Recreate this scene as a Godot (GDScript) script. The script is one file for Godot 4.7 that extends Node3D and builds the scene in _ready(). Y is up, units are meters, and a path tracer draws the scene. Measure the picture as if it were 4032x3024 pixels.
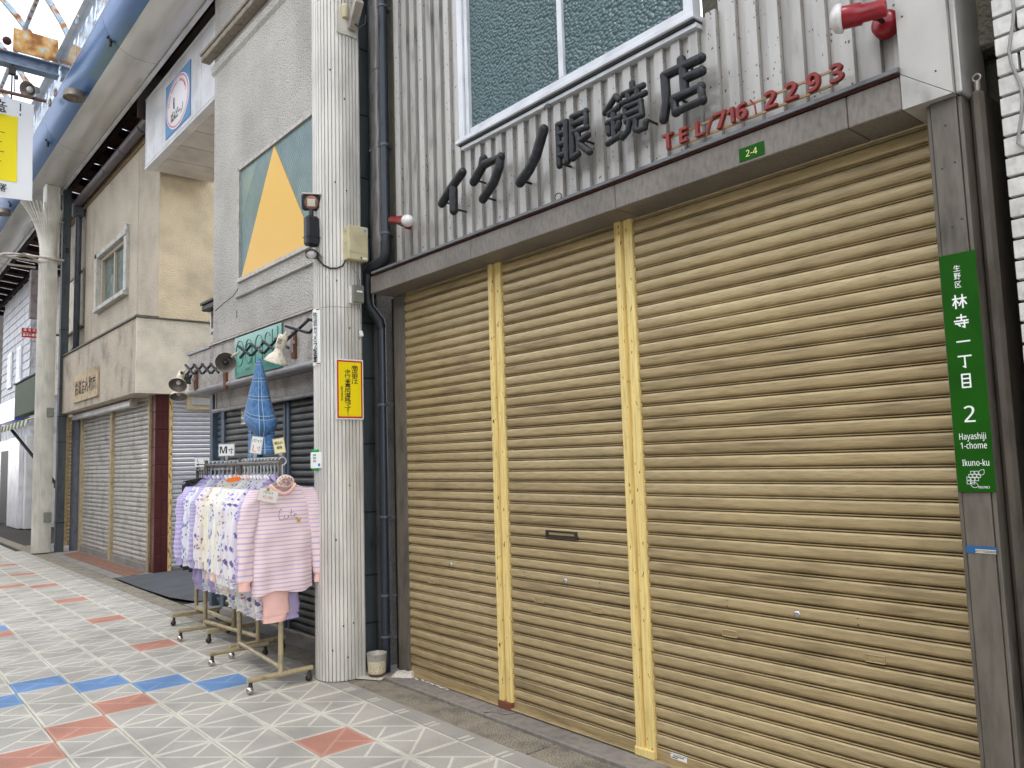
extends Node3D

# ---------------------------------------------------------------- mesh builder
class MB:
	var st := SurfaceTool.new()
	func _init():
		st.begin(Mesh.PRIMITIVE_TRIANGLES)
		st.set_smooth_group(-1)
	func flat():
		st.set_smooth_group(-1)
		return self
	func smooth(g := 1):
		st.set_smooth_group(g)
		return self
	func v(p: Vector3, uv: Vector2):
		st.set_uv(uv)
		st.add_vertex(p)
	func tri(a: Vector3, b: Vector3, c: Vector3, ua := Vector2.ZERO, ub := Vector2.ZERO, uc := Vector2.ZERO):
		v(a, ua); v(c, uc); v(b, ub)
	func quad(a: Vector3, b: Vector3, c: Vector3, d: Vector3, ua := Vector2(0, 1), ub := Vector2(1, 1), uc := Vector2(1, 0), ud := Vector2(0, 0)):
		tri(a, b, c, ua, ub, uc)
		tri(a, c, d, ua, uc, ud)
	func box(c: Vector3, s: Vector3, b := 0.0, bs := Basis()):
		var h := s * 0.5
		b = minf(b, minf(h.x, minf(h.y, h.z)) * 0.9)
		for ax in 3:
			var u := (ax + 1) % 3
			var w := (ax + 2) % 3
			for sg in [-1.0, 1.0]:
				var ps := []
				for k in [[-1, -1], [1, -1], [1, 1], [-1, 1]]:
					var p := Vector3.ZERO
					p[ax] = sg * h[ax]
					p[u] = k[0] * (h[u] - b)
					p[w] = k[1] * (h[w] - b)
					ps.append(c + bs * p)
				if sg > 0: quad(ps[0], ps[1], ps[2], ps[3])
				else: quad(ps[3], ps[2], ps[1], ps[0])
			if b > 0.0:
				for su in [-1.0, 1.0]:
					for sw in [-1.0, 1.0]:
						var q := []
						for k in [[-1, 0], [-1, 1], [1, 1], [1, 0]]:
							var p := Vector3.ZERO
							p[ax] = k[0] * (h[ax] - b)
							p[u] = su * (h[u] - (b if k[1] == 1 else 0.0))
							p[w] = sw * (h[w] - (b if k[1] == 0 else 0.0))
							q.append(c + bs * p)
						if su * sw > 0: quad(q[3], q[2], q[1], q[0])
						else: quad(q[0], q[1], q[2], q[3])
		if b > 0.0:
			for sx in [-1.0, 1.0]:
				for sy in [-1.0, 1.0]:
					for sz in [-1.0, 1.0]:
						var a := c + bs * Vector3(sx * h.x, sy * (h.y - b), sz * (h.z - b))
						var d := c + bs * Vector3(sx * (h.x - b), sy * h.y, sz * (h.z - b))
						var e := c + bs * Vector3(sx * (h.x - b), sy * (h.y - b), sz * h.z)
						if sx * sy * sz > 0: tri(a, d, e)
						else: tri(a, e, d)
		return self
	func bx(x0: float, x1: float, y0: float, y1: float, z0: float, z1: float, b := 0.0):
		return box(Vector3((x0 + x1) / 2, (y0 + y1) / 2, (z0 + z1) / 2), Vector3(absf(x1 - x0), absf(y1 - y0), absf(z1 - z0)), b)
	func tube(pts: Array, r, sides := 8, caps := true, g := 1):
		var n := pts.size()
		var up := Vector3.UP
		var d0: Vector3 = (pts[1] - pts[0]).normalized()
		if absf(d0.dot(up)) > 0.9: up = Vector3.RIGHT
		var rings := []
		var x := d0.cross(up).normalized()
		for i in n:
			var d: Vector3
			if i == 0: d = (pts[1] - pts[0]).normalized()
			elif i == n - 1: d = (pts[i] - pts[i - 1]).normalized()
			else: d = ((pts[i] - pts[i - 1]).normalized() + (pts[i + 1] - pts[i]).normalized()).normalized()
			x = (x - d * x.dot(d)).normalized()
			var y := d.cross(x)
			var rr: float = r[i] if r is Array else r
			var ring := []
			for k in sides + 1:
				var a := TAU * k / sides
				ring.append(pts[i] + (x * cos(a) + y * sin(a)) * rr)
			rings.append(ring)
		smooth(g)
		var l := 0.0
		for i in n - 1:
			var l2: float = l + pts[i].distance_to(pts[i + 1])
			for k in sides:
				var u0 := float(k) / sides
				var u1 := float(k + 1) / sides
				quad(rings[i][k], rings[i][k + 1], rings[i + 1][k + 1], rings[i + 1][k], Vector2(u0, l), Vector2(u1, l), Vector2(u1, l2), Vector2(u0, l2))
			l = l2
		flat()
		if caps:
			for k in range(1, sides - 1):
				tri(rings[0][0], rings[0][k + 1], rings[0][k])
				tri(rings[n - 1][0], rings[n - 1][k], rings[n - 1][k + 1])
		return self
	func lathe(prof: Array, xf: Transform3D, segs := 16, g := 1, a0 := 0.0, a1 := TAU):
		smooth(g)
		for i in prof.size() - 1:
			var p: Vector2 = prof[i]
			var q: Vector2 = prof[i + 1]
			for k in segs:
				var t0 := a0 + (a1 - a0) * k / segs
				var t1 := a0 + (a1 - a0) * (k + 1) / segs
				var A := xf * Vector3(p.x * sin(t0), p.y, p.x * cos(t0))
				var B := xf * Vector3(p.x * sin(t1), p.y, p.x * cos(t1))
				var C := xf * Vector3(q.x * sin(t1), q.y, q.x * cos(t1))
				var D := xf * Vector3(q.x * sin(t0), q.y, q.x * cos(t0))
				quad(A, B, C, D, Vector2(float(k) / segs, p.y), Vector2(float(k + 1) / segs, p.y), Vector2(float(k + 1) / segs, q.y), Vector2(float(k) / segs, q.y))
		flat()
		return self
	func ball(c: Vector3, r: float, segs := 10, sc := Vector3.ONE):
		var pr := []
		for i in 7:
			var a := PI * i / 6 - PI / 2
			pr.append(Vector2(cos(a) * r, sin(a) * r))
		return lathe(pr, Transform3D(Basis().scaled(sc), c), segs, 2)
	# poly counter-clockwise in the (ux, uy) plane; depth goes along d = ux x uy direction length
	func extrude(poly: PackedVector2Array, o: Vector3, ux: Vector3, uy: Vector3, d: Vector3, caps := true, sm := false):
		var n := poly.size()
		if sm: smooth(3)
		for i in n:
			var a := poly[i]
			var b := poly[(i + 1) % n]
			var A := o + ux * a.x + uy * a.y
			var B := o + ux * b.x + uy * b.y
			quad(A, B, B + d, A + d)
		flat()
		if caps:
			var t := Geometry2D.triangulate_polygon(poly)
			for i in range(0, t.size(), 3):
				var P := []
				for k in 3:
					P.append(o + ux * poly[t[i + k]].x + uy * poly[t[i + k]].y)
				var ar := (poly[t[i + 1]] - poly[t[i]]).cross(poly[t[i + 2]] - poly[t[i]])
				if ar > 0:
					tri(P[0] + d, P[1] + d, P[2] + d); tri(P[0], P[2], P[1])
				else:
					tri(P[0] + d, P[2] + d, P[1] + d); tri(P[0], P[1], P[2])
		return self
	# open strip (profile) swept along d
	func sweep(prof: Array, o: Vector3, ux: Vector3, uy: Vector3, d: Vector3, sm := false):
		if sm: smooth(4)
		for i in prof.size() - 1:
			var A: Vector3 = o + ux * prof[i].x + uy * prof[i].y
			var B: Vector3 = o + ux * prof[i + 1].x + uy * prof[i + 1].y
			quad(A, B, B + d, A + d)
		flat()
		return self
	func sheet(g: Array, uvs := Vector2.ONE, wrap := false, grp := 5):
		smooth(grp)
		var R := g.size()
		var Cn: int = g[0].size()
		for i in R - 1:
			for j in (Cn if wrap else Cn - 1):
				var j2 := (j + 1) % Cn
				var u0 := uvs.x * j / Cn
				var u1 := uvs.x * (j + 1) / Cn
				var w0 := uvs.y * i / (R - 1)
				var w1 := uvs.y * (i + 1) / (R - 1)
				quad(g[i][j], g[i][j2], g[i + 1][j2], g[i + 1][j], Vector2(u0, w0), Vector2(u1, w0), Vector2(u1, w1), Vector2(u0, w1))
		flat()
		return self
	func done() -> ArrayMesh:
		st.generate_normals()
		return st.commit()

# ---------------------------------------------------------------- nodes
var taken := {}
func nm(par: Node, called: String) -> String:
	var key := str(par.get_instance_id()) + called
	var k: int = taken.get(key, -1) + 1
	taken[key] = k
	return called if k == 0 else "%s_%03d" % [called, k]

func thing(called: String, label: String, cat: String, at := Vector3.ZERO, group := "") -> Node3D:
	var o := Node3D.new()
	o.name = nm(self, called)
	o.position = at
	add_child(o)
	o.set_meta("label", label)
	o.set_meta("category", cat)
	if group: o.set_meta("group", group)
	return o

func part(par: Node, called: String, mesh: Mesh, mat: Material, at := Vector3.ZERO, label := "") -> MeshInstance3D:
	var o := MeshInstance3D.new()
	o.name = nm(par, called)
	o.mesh = mesh
	o.material_override = mat
	o.position = at
	par.add_child(o)
	if label: o.set_meta("label", label)
	return o

func pm(par: Node, called: String, mb: MB, mat: Material, label := "") -> MeshInstance3D:
	return part(par, called, mb.done(), mat, Vector3.ZERO, label)

func struct(called: String, mesh: Mesh, mat: Material) -> MeshInstance3D:
	var o := part(self, called, mesh, mat)
	o.set_meta("kind", "structure")
	return o

func group_struct(called: String) -> Node3D:
	var o := Node3D.new()
	o.name = nm(self, called)
	add_child(o)
	o.set_meta("kind", "structure")
	return o

# ---------------------------------------------------------------- materials
var TX := {}
func ntex(key: String, type: int, freq: float, oct: int, ramp: Array, seedv := 1, size := 512, jitter := 1.0) -> NoiseTexture2D:
	if TX.has(key): return TX[key]
	var n := FastNoiseLite.new()
	n.noise_type = type
	n.seed = seedv
	n.frequency = freq
	n.fractal_octaves = oct
	n.fractal_type = FastNoiseLite.FRACTAL_FBM if oct > 1 else FastNoiseLite.FRACTAL_NONE
	n.cellular_jitter = jitter
	var t := NoiseTexture2D.new()
	t.width = size
	t.height = size
	t.seamless = true
	t.noise = n
	var gr := Gradient.new()
	var of := PackedFloat32Array()
	var co := PackedColorArray()
	for r in ramp:
		of.append(r[0])
		var c = r[1]
		co.append(c if c is Color else Color(c, c, c))
	gr.offsets = of
	gr.colors = co
	t.color_ramp = gr
	TX[key] = t
	return t

func base(c: Color, rough := 0.7, metal := 0.0, spec := 0.5) -> StandardMaterial3D:
	var m := StandardMaterial3D.new()
	m.albedo_color = c
	m.roughness = rough
	m.metallic = metal
	m.metallic_specular = spec
	return m

func S(r: int, g: int, b: int) -> Color:
	return Color8(r, g, b)

# world-mapped noise over a colour: tex with per-axis scale, optional second (detail, multiplied) and relief
func mat(c: Color, rough: float, metal := 0.0, tex: Texture2D = null, sc := Vector3.ONE, det: Texture2D = null, dsc := Vector3.ONE, hm: Texture2D = null, hscale := 0.0, local := false) -> StandardMaterial3D:
	var m := base(c, rough, metal)
	m.uv1_triplanar = true
	m.uv1_world_triplanar = not local
	m.uv1_triplanar_sharpness = 4.0
	m.uv1_scale = sc
	if tex: m.albedo_texture = tex
	if det:
		m.detail_enabled = true
		m.detail_blend_mode = BaseMaterial3D.BLEND_MODE_MUL
		m.detail_albedo = det
		m.detail_uv_layer = BaseMaterial3D.DETAIL_UV_2
		m.uv2_triplanar = true
		m.uv2_world_triplanar = not local
		m.uv2_triplanar_sharpness = 4.0
		m.uv2_scale = dsc
	if hm:
		m.heightmap_enabled = true
		m.heightmap_texture = hm
		m.heightmap_scale = hscale
	return m

# ---------------------------------------------------------------- stroke lettering (16 x 16 grid, y down)
const GL := {
"防": "101f 1050345647 a0a3 63f3 a3986f 98e8de9e", "犯": "7115 3243685f3e 581c a1e1e7b7 a1aefefb", "カ": "24e4cf9e 70736c2f", "メ": "e1b71f 34ce", "ラ": "31d1 16f6cb5f",
"設": "4051 0373 1565 1868 1b6b6f1f1b a0a587 a0e0e5f6 89e9ad6f 9bff", "置": "20e0e42420 6064 a0a4 16f6 8488 48c8cd4d48 4aca 171fff",
"商": "8082 13f3 4556 b5a6 1f17f7ffdf 7759 97ba 5bbbbe5e5b", "店": "8082 22f2 22291f 838a 86d6 4aeaef4f4a", "街": "3014 4416 3636 353f 5292 7077 4696 5a9a 787e 4e9e b2f2 a6f6 d6dfbe", "は": "211f3c 64f4 b0bd9f7d9bbcfe",
"歩": "8087 83d3 4347 17f7 878c 4a2c d95f", "行": "4014 4517 353f 71e1 66f6 c6cfae", "者": "34c4 8088 18f8 e22d 6acacf6f6a 6ccc", "専": "12f2 8089 34d4d93934 36d6 1bfb cacfae 4c6e", "用": "212a0f 21e1efcf 26e6 2beb 828f",
"道": "1132 06363b1e 3c6eff 6074 d0b3 53f3 65d5dd6d65 68d8 6bdb", "路": "1161651511 353d 3868 181d 0e7c a087 92d27b 84fb 9bebef9f9b", "で": "13e2886bdf c6d8 e5f7", "す": "03f3 909967796899ab8e5f", "！": "8089 8d8f",
"生": "4117 44e4 818f 39d9 0fff", "野": "1060671710 1464 303e 1a6a 0e7d 81e1b4 94c6 77f7d9 b7bf9e", "区": "e1111fef c34c 44cc", "林": "0464 303f 350b 3569 84f4 b0bf b57c b5fb", "寺": "33d3 8087 07f7 1afa b8bf9e 4b6d", "一": "18f8", "丁": "12f2 828f6e", "目": "30c0cf3f30 35c5 3aca",
"鉄": "3005 3064 1555 0858 353e 1a2c 5a4c 0f6e 9085 84f4 69f9 b0b97f b9ff", "忘": "8082 13e3 4348d8 1b0e 4a4fcfcc 7a9c daec", "れ": "404f 14540d 4a96b5bddffc", "物": "2015 1565 404f 0b79 9077 83f3eebf c47c", "市": "8083 03f3 2e26e6edcd 838f",
"意": "8082 33d3 5466 b4a6 07f7 49c9cc4c49 2d1f 5d5fcfce 8d9e ddef", "署": "20e0e32320 6063 a0a3 45c5 8488 18f8 e31e 6acacf6f6a 6ccc", "送": "1132 06363b 0e3c6eff 8092 d0b2 64e4 58f8 a4a85d a8fd", "水": "808f6e 15651d d397 86fe", "口": "23d3dd2d23",
"寸": "14f4 b0bf8e 476a", "パ": "530f a3ff d0f0f2d2d0", "ジ": "2143 1654 1ee6 b0c2 d0e2", "ャ": "37e6ba 55af", "マ": "12e27a 58af", "税": "5013 0464 323f 350b 3569 8192 e0c2 84e4e88884 a86f c8cffffc", "込": "1132 06363b 0e3c6eff 90a36c a3fc", "み": "21812e0d18fb c6bdaf", "価": "4008 242f 51f1 65e5ee6e65 818e c1ce", "格": "0464 303f 350b 3569 a087 92e27b 84fb 9bebef9f9b",
"童": "8082 33d3 5466 b4a6 07f7 48c8cb4b48 888f 3dcd 0fff", "ほ": "211f3c 61e1 65e5 a1ad8e7c9bbbee", "ん": "810f58779dbfeb", "帽": "1b14646b4b 414f 80f0f48480 82f2 95e5ef9f95 98e8 9beb", "子": "21d185 858f5e 07f7", "本": "14f4 808f 841c 84fc 5bbb", "通": "1132 06363b 0e3c6eff 61e1a4 6f65e5ef 68e8 6beb a5af",
"ビ": "202edeec c437 b0c2 d0e2", "ー": "08f8", "ノ": "d0a81f", "ば": "211f3c 64d4 a0ad8f7d9bacee d0e1 f0f1", "イ": "d0881b 868f", "注": "2143 1536 0f3a 9092 63f3 79e9 939f 5fff"}

func glyph(mb: MB, ch: String, o: Vector3, ux: Vector3, uy: Vector3, w: float, h: float, th: float, nrm: Vector3):
	if not GL.has(ch): return
	var k := 0
	for s in GL[ch].split(" "):
		var pts := []
		for i in range(0, s.length(), 2):
			pts.append(Vector2((("0x" + s[i]).hex_to_int() / 15.0 - 0.5) * w, (0.5 - ("0x" + s[i + 1]).hex_to_int() / 15.0) * h))
		for i in pts.size() - 1:
			stroke(mb, pts[i], pts[i + 1], o + nrm * (0.00004 * k), ux, uy, th)
			k += 1

func stroke(mb: MB, a: Vector2, b: Vector2, o: Vector3, ux: Vector3, uy: Vector3, th: float):
	var d := (b - a).normalized() if a.distance_to(b) > 0.00001 else Vector2.RIGHT
	var n := Vector2(-d.y, d.x) * th / 2
	a -= d * th * 0.45
	b += d * th * 0.45
	var P := []
	for q in [a - n, b - n, b + n, a + n]:
		P.append(o + ux * q.x + uy * q.y)
	mb.quad(P[0], P[1], P[2], P[3])

# a column (vertical = true) or row of characters starting at o (centre of the first one)
func lettering(par: Node, text: String, o: Vector3, ux: Vector3, uy: Vector3, size: Vector2, pitch: float, th: float, m: Material, vertical := true):
	var mb := MB.new()
	var nrm := ux.cross(uy).normalized()
	for i in text.length():
		var c := o + ((-uy if vertical else ux) * pitch * i)
		glyph(mb, text[i], c, ux, uy, size.x, size.y, th, nrm)
	return pm(par, "lettering", mb, m)

func textmesh(s: String, h: float, bold := false, depth := 0.0008, serif := false) -> TextMesh:
	var f := SystemFont.new()
	f.font_names = PackedStringArray(["Droid Serif" if serif else "Droid Sans"])
	f.font_weight = 700 if bold else 400
	var t := TextMesh.new()
	t.font = f
	t.text = s
	t.font_size = 48
	t.pixel_size = h / 48.0 * 1.4
	t.depth = depth
	t.curve_step = 2.0
	return t

func text(par: Node, called: String, s: String, h: float, at: Vector3, m: Material, bold := false, depth := 0.0008, bs := Basis(), sx := 1.0) -> MeshInstance3D:
	var o := part(par, called, textmesh(s, h, bold, depth), m, at)
	o.basis = bs * Basis.from_scale(Vector3(sx, 1, 1))
	return o

# ---------------------------------------------------------------- shared looks
var M := {}
var rng := RandomNumberGenerator.new()
const SL := 0.0595

func looks():
	var P := FastNoiseLite.TYPE_SIMPLEX_SMOOTH
	var cloud := ntex("cloud", P, 0.006, 5, [[0.1, 0.88], [0.5, 0.96], [0.85, 1.0]], 3)
	var grime := ntex("grime", P, 0.010, 6, [[0.12, 0.78], [0.36, 0.93], [0.55, 0.98], [0.8, 1.0]], 7)
	var fine := ntex("fine", P, 0.09, 4, [[0.1, 0.86], [0.5, 0.96], [0.85, 1.0]], 11)
	var speck := ntex("speck", P, 0.3, 2, [[0.12, 0.6], [0.35, 0.9], [0.6, 0.97], [0.85, 1.0]], 13)
	var spots := ntex("spots", P, 0.05, 3, [[0.0, 0.3], [0.135, 0.45], [0.165, 1.0], [1.0, 1.0]], 17)
	var stucco := ntex("stucco", P, 0.07, 4, [[0.2, 0.0], [0.8, 1.0]], 19)
	var stucco2 := ntex("stucco2", P, 0.16, 4, [[0.2, 0.0], [0.8, 1.0]], 19)
	var stuccoc := ntex("stuccoc", P, 0.07, 4, [[0.15, 0.66], [0.36, 0.9], [0.55, 0.98], [0.85, 1.0]], 19)
	var brush := ntex("brush", P, 0.02, 4, [[0.12, 0.86], [0.5, 0.96], [0.8, 1.0]], 23)
	var rust := ntex("rust", P, 0.015, 5, [[0.22, S(150, 92, 56)], [0.36, S(190, 140, 96)], [0.44, S(190, 205, 214)], [0.7, S(168, 190, 208)]], 29)
	var rusty := ntex("rusty", P, 0.01, 5, [[0.2, S(150, 98, 56)], [0.45, S(196, 146, 86)], [0.7, S(214, 172, 112)], [0.85, S(180, 200, 205)]], 31)
	var chips := ntex("chips", P, 0.03, 4, [[0.1, S(92, 66, 40)], [0.17, S(170, 130, 80)], [0.185, Color.WHITE], [1.0, Color.WHITE]], 37)
	var hammer := ntex("hammer", FastNoiseLite.TYPE_CELLULAR, 0.07, 1, [[0.0, 1.0], [1.0, 0.0]], 41)
	var hammerc := ntex("hammerc", FastNoiseLite.TYPE_CELLULAR, 0.07, 1, [[0.0, 1.0], [0.6, 0.9], [1.0, 0.72]], 41)
	# the gold shop
	M.gold = mat(S(194, 173, 130), 0.36, 0.2, brush, Vector3(0.8, 14, 0.8), cloud, Vector3(0.35, 2.1, 0.35))
	M.gold2 = mat(S(184, 163, 122), 0.4, 0.2, brush, Vector3(0.7, 11, 0.7), grime, Vector3(0.3, 3.1, 0.3))
	M.gold3 = mat(S(200, 180, 138), 0.34, 0.2, brush, Vector3(1.1, 15, 1.1), cloud, Vector3(0.3, 2.4, 0.3))
	M.cream = mat(S(240, 214, 140), 0.5, 0.0, chips, Vector3(2.2, 0.8, 2.2), brush, Vector3(6, 0.4, 6))
	M.clad = mat(S(184, 181, 176), 0.42, 0.3, cloud, Vector3(3, 0.35, 3), spots, Vector3(1.3, 0.8, 1.3))
	M.clad2 = mat(S(174, 171, 166), 0.45, 0.3, cloud, Vector3(3, 0.5, 3), grime, Vector3(1.5, 0.5, 1.5))
	M.fascia = mat(S(134, 127, 119), 0.5, 0.35, cloud, Vector3(0.6, 0.8, 0.6), brush, Vector3(4, 1.5, 4))
	M.trim = mat(S(190, 187, 182), 0.45, 0.3, cloud, Vector3(1.0, 0.5, 1.0), grime, Vector3(0.8, 0.6, 0.8))
	M.jamb = mat(S(116, 109, 99), 0.55, 0.2, grime, Vector3(1.2, 0.5, 1.2), brush, Vector3(3, 0.5, 3))
	M.drip = mat(S(112, 113, 115), 0.55, 0.2, grime, Vector3(1, 1, 1))
	M.drip_rust = mat(S(72, 30, 24), 0.8, 0.0, grime, Vector3(3, 3, 3))
	M.white_frame = mat(S(218, 221, 226), 0.35, 0.1, cloud, Vector3(1, 1, 1))
	M.hammered = mat(S(92, 118, 122), 0.14, 0.0, hammerc, Vector3(0.8, 0.8, 0.8), null, Vector3.ONE, hammer, 1.6)
	M.hammered.uv1_scale = Vector3(1.5, 1.5, 1.5)
	M.black = mat(S(33, 37, 43), 0.45, 0.0, fine, Vector3(1, 1, 1))
	M.letter = mat(S(36, 39, 45), 0.5, 0.0, ntex("worn", P, 0.02, 5, [[0.0, 0.55], [0.6, 0.7], [0.7, 1.0], [0.78, 3.0]], 43), Vector3(2, 2, 2), spots, Vector3(3, 3, 3))
	M.red_sign = mat(S(140, 48, 40), 0.55, 0.0, grime, Vector3(5, 5, 5))
	M.rail_wood = mat(S(170, 138, 96), 0.6, 0.0, grime, Vector3(3, 3, 3))
	M.red_lamp = mat(S(150, 20, 34), 0.28, 0.0, grime, Vector3(4, 4, 4))
	M.milk = mat(S(226, 224, 222), 0.25, 0.0, cloud, Vector3(5, 5, 5))
	M.green = mat(S(26, 84, 12), 0.5, 0.0, cloud, Vector3(1, 1, 1))
	M.green.metallic_specular = 0.25
	M.white = base(S(238, 242, 238), 0.4)
	M.ink = base(S(22, 22, 24), 0.6)
	M.darkmetal = mat(S(52, 50, 48), 0.5, 0.3, grime, Vector3(4, 4, 4))
	M.steel = base(S(190, 190, 192), 0.25, 0.9)
	M.concrete = mat(S(150, 146, 140), 0.9, 0.0, cloud, Vector3(0.5, 0.5, 0.5), speck, Vector3(2, 2, 2), stucco, 0.15)
	M.darkwall = mat(S(98, 96, 82), 0.95, 0.0, grime, Vector3(0.8, 0.8, 0.8), speck, Vector3(1.5, 1.5, 1.5), stucco, 0.3)
	M.inlay = mat(S(205, 203, 190), 0.8, 0.0, speck, Vector3(4, 4, 4))
	M.step = mat(S(146, 139, 132), 0.85, 0.0, cloud, Vector3(0.7, 0.7, 0.7), brush, Vector3(1.5, 1.5, 1.5))
	M.aggregate = mat(S(184, 174, 156), 0.95, 0.0, ntex("agg", FastNoiseLite.TYPE_CELLULAR, 0.16, 2, [[0.0, 0.28], [0.3, 0.62], [0.55, 1.0], [1.0, 0.5]], 47), Vector3(1.6, 1.6, 1.6), grime, Vector3(0.9, 0.9, 0.9), stucco, 0.5)
	M.asphalt = mat(S(92, 94, 100), 0.95, 0.0, speck, Vector3(2.5, 2.5, 2.5), cloud, Vector3(0.7, 0.7, 0.7), stucco, 0.2)
	M.mortar = mat(S(54, 50, 45), 0.95, 0.0, speck, Vector3(3, 3, 3))
	M.whitebrick = mat(S(226, 224, 219), 0.3, 0.0, cloud, Vector3(6, 6, 6), cloud, Vector3(1, 1, 1))
	# the column
	M.flute = mat(S(232, 229, 221), 0.42, 0.1, cloud, Vector3(2, 0.4, 2), cloud, Vector3(0.7, 0.3, 0.7))
	M.flute_old = mat(S(226, 222, 210), 0.5, 0.1, cloud, Vector3(2, 0.5, 2), cloud, Vector3(0.8, 0.6, 0.8))
	M.post = mat(S(78, 86, 90), 0.5, 0.2, grime, Vector3(1.6, 0.5, 1.6))
	M.duct = mat(S(150, 148, 146), 0.5, 0.35, grime, Vector3(2, 0.7, 2), null, Vector3.ONE, cloud, 1.5)
	M.pipe = mat(S(40, 48, 58), 0.3, 0.0, grime, Vector3(2, 1, 2))
	M.pipe_grey = mat(S(88, 92, 100), 0.4, 0.0, grime, Vector3(2, 1, 2))
	M.box_cream = mat(S(206, 196, 158), 0.45, 0.0, cloud, Vector3(2, 2, 2))
	M.box_grey = mat(S(128, 130, 120), 0.45, 0.0, cloud, Vector3(2, 2, 2))
	# the stucco shop
	M.stucco = mat(S(216, 212, 205), 0.95, 0.0, stuccoc, Vector3(1.4, 1.4, 1.4), cloud, Vector3(0.3, 0.22, 0.3), stucco, 0.9)
	M.stucco_smooth = mat(S(190, 184, 178), 0.9, 0.0, grime, Vector3(0.8, 0.6, 0.8), stuccoc, Vector3(1.6, 1.6, 1.6), stucco, 0.4)
	M.yellow = base(S(228, 180, 74), 0.4)
	M.glass_line = mat(S(122, 142, 148), 0.2, 0.0, null, Vector3.ONE, null, Vector3.ONE)
	M.teal = mat(S(92, 160, 146), 0.15, 0.0, cloud, Vector3(1.2, 1.2, 1.2))
	M.teal_dark = base(S(62, 130, 118), 0.3)
	M.slate_shutter = mat(S(104, 106, 108), 0.4, 0.3, brush, Vector3(0.8, 12, 0.8), grime, Vector3(0.5, 0.8, 0.5))
	M.blue_frame = mat(S(92, 106, 122), 0.45, 0.15, grime, Vector3(2, 0.6, 2))
	M.alu = mat(S(188, 180, 172), 0.4, 0.4, grime, Vector3(1.5, 1.5, 1.5))
	M.lip = mat(S(160, 158, 160), 0.45, 0.2, grime, Vector3(1.0, 3, 3))
	# the beige shop
	M.beige = mat(S(204, 192, 174), 0.95, 0.0, cloud, Vector3(0.35, 0.35, 0.35), stuccoc, Vector3(1.2, 1.2, 1.2), stucco, 0.4)
	M.beige_side = mat(S(242, 224, 190), 0.95, 0.0, cloud, Vector3(0.5, 0.5, 0.5), null, Vector3.ONE, stucco2, 0.8)
	M.beige_low = mat(S(196, 184, 167), 0.95, 0.0, grime, Vector3(0.4, 0.3, 0.4), stuccoc, Vector3(1.2, 1.2, 1.2), stucco, 0.4)
	M.cream_low = mat(S(244, 234, 214), 0.95, 0.0, cloud, Vector3(0.6, 0.6, 0.6), null, Vector3.ONE, stucco2, 0.7)
	M.silver_shutter = mat(S(206, 202, 196), 0.4, 0.3, brush, Vector3(0.8, 10, 0.8), grime, Vector3(0.5, 0.6, 0.5))
	M.white_shutter = mat(S(226, 228, 236), 0.35, 0.2, brush, Vector3(0.8, 10, 0.8))
	M.maroon = mat(S(92, 44, 44), 0.25, 0.0, cloud, Vector3(1, 1, 1))
	M.rust_strip = mat(S(235, 210, 150), 0.7, 0.0, ntex("peel", P, 0.02, 5, [[0.12, S(160, 104, 60)], [0.3, S(215, 176, 120)], [0.42, Color.WHITE], [1.0, Color.WHITE]], 53), Vector3(3, 1, 3))
	M.brick_pave = mat(S(152, 112, 94), 0.9, 0.0, grime, Vector3(1.2, 1.2, 1.2), speck, Vector3(3, 3, 3))
	M.board = mat(S(196, 176, 144), 0.8, 0.0, grime, Vector3(1.1, 0.9, 1.1))
	M.panel_white = mat(S(228, 228, 232), 0.3, 0.1, cloud, Vector3(0.6, 0.6, 0.6))
	M.soffit = mat(S(226, 218, 212), 0.6, 0.0, cloud, Vector3(0.6, 0.6, 0.6))
	M.sign_blue = base(S(88, 142, 190), 0.5)
	M.brown_roof = mat(S(90, 58, 50), 0.8, 0.0, grime, Vector3(0.6, 0.6, 0.6))
	M.brown_bar = mat(S(50, 38, 34), 0.8, 0.0, grime, Vector3(1, 1, 1))
	# the arcade
	M.beam = mat(S(84, 122, 172), 0.28, 0.3, cloud, Vector3(0.15, 1, 1))
	M.beam_low = mat(S(226, 224, 220), 0.3, 0.4, cloud, Vector3(0.15, 1, 1))
	M.mirror = mat(S(206, 222, 240), 0.1, 0.85, null, Vector3.ONE, null, Vector3.ONE, ntex("wave", P, 0.004, 2, [[0.2, 0.0], [0.8, 1.0]], 59), 0.3)
	M.rib = mat(S(255, 255, 255), 0.6, 0.0, rust, Vector3(0.6, 0.6, 0.6))
	M.rusty = mat(S(255, 255, 255), 0.8, 0.0, rusty, Vector3(0.9, 0.9, 0.9))
	M.roofpane = base(Color(0.92, 0.93, 0.95, 0.32), 0.2)
	M.roofpane.transparency = BaseMaterial3D.TRANSPARENCY_ALPHA
	M.banner = base(S(236, 238, 240), 0.7)
	M.banner.backlight_enabled = true
	M.banner.backlight = Color(0.35, 0.35, 0.36)
	M.banner_yellow = base(S(246, 226, 10), 0.7)
	# the rack
	M.tube = mat(S(188, 172, 138), 0.4, 0.25, grime, Vector3(2, 2, 2), spots, Vector3(2, 2, 2))
	M.tube_dark = mat(S(120, 112, 106), 0.35, 0.6, grime, Vector3(3, 3, 3))
	M.rubber = mat(S(46, 38, 36), 0.5, 0.0, grime, Vector3(6, 6, 6))
	M.chrome = base(S(200, 196, 190), 0.15, 1.0)
	M.hook = base(S(176, 182, 184), 0.3, 0.2)
	M.wood = mat(S(110, 66, 42), 0.6, 0.0, brush, Vector3(20, 2, 20))
	M.lampwhite = mat(S(226, 216, 196), 0.4, 0.0, grime, Vector3(6, 6, 6), null, Vector3.ONE, null, 0.0, true)
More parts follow.
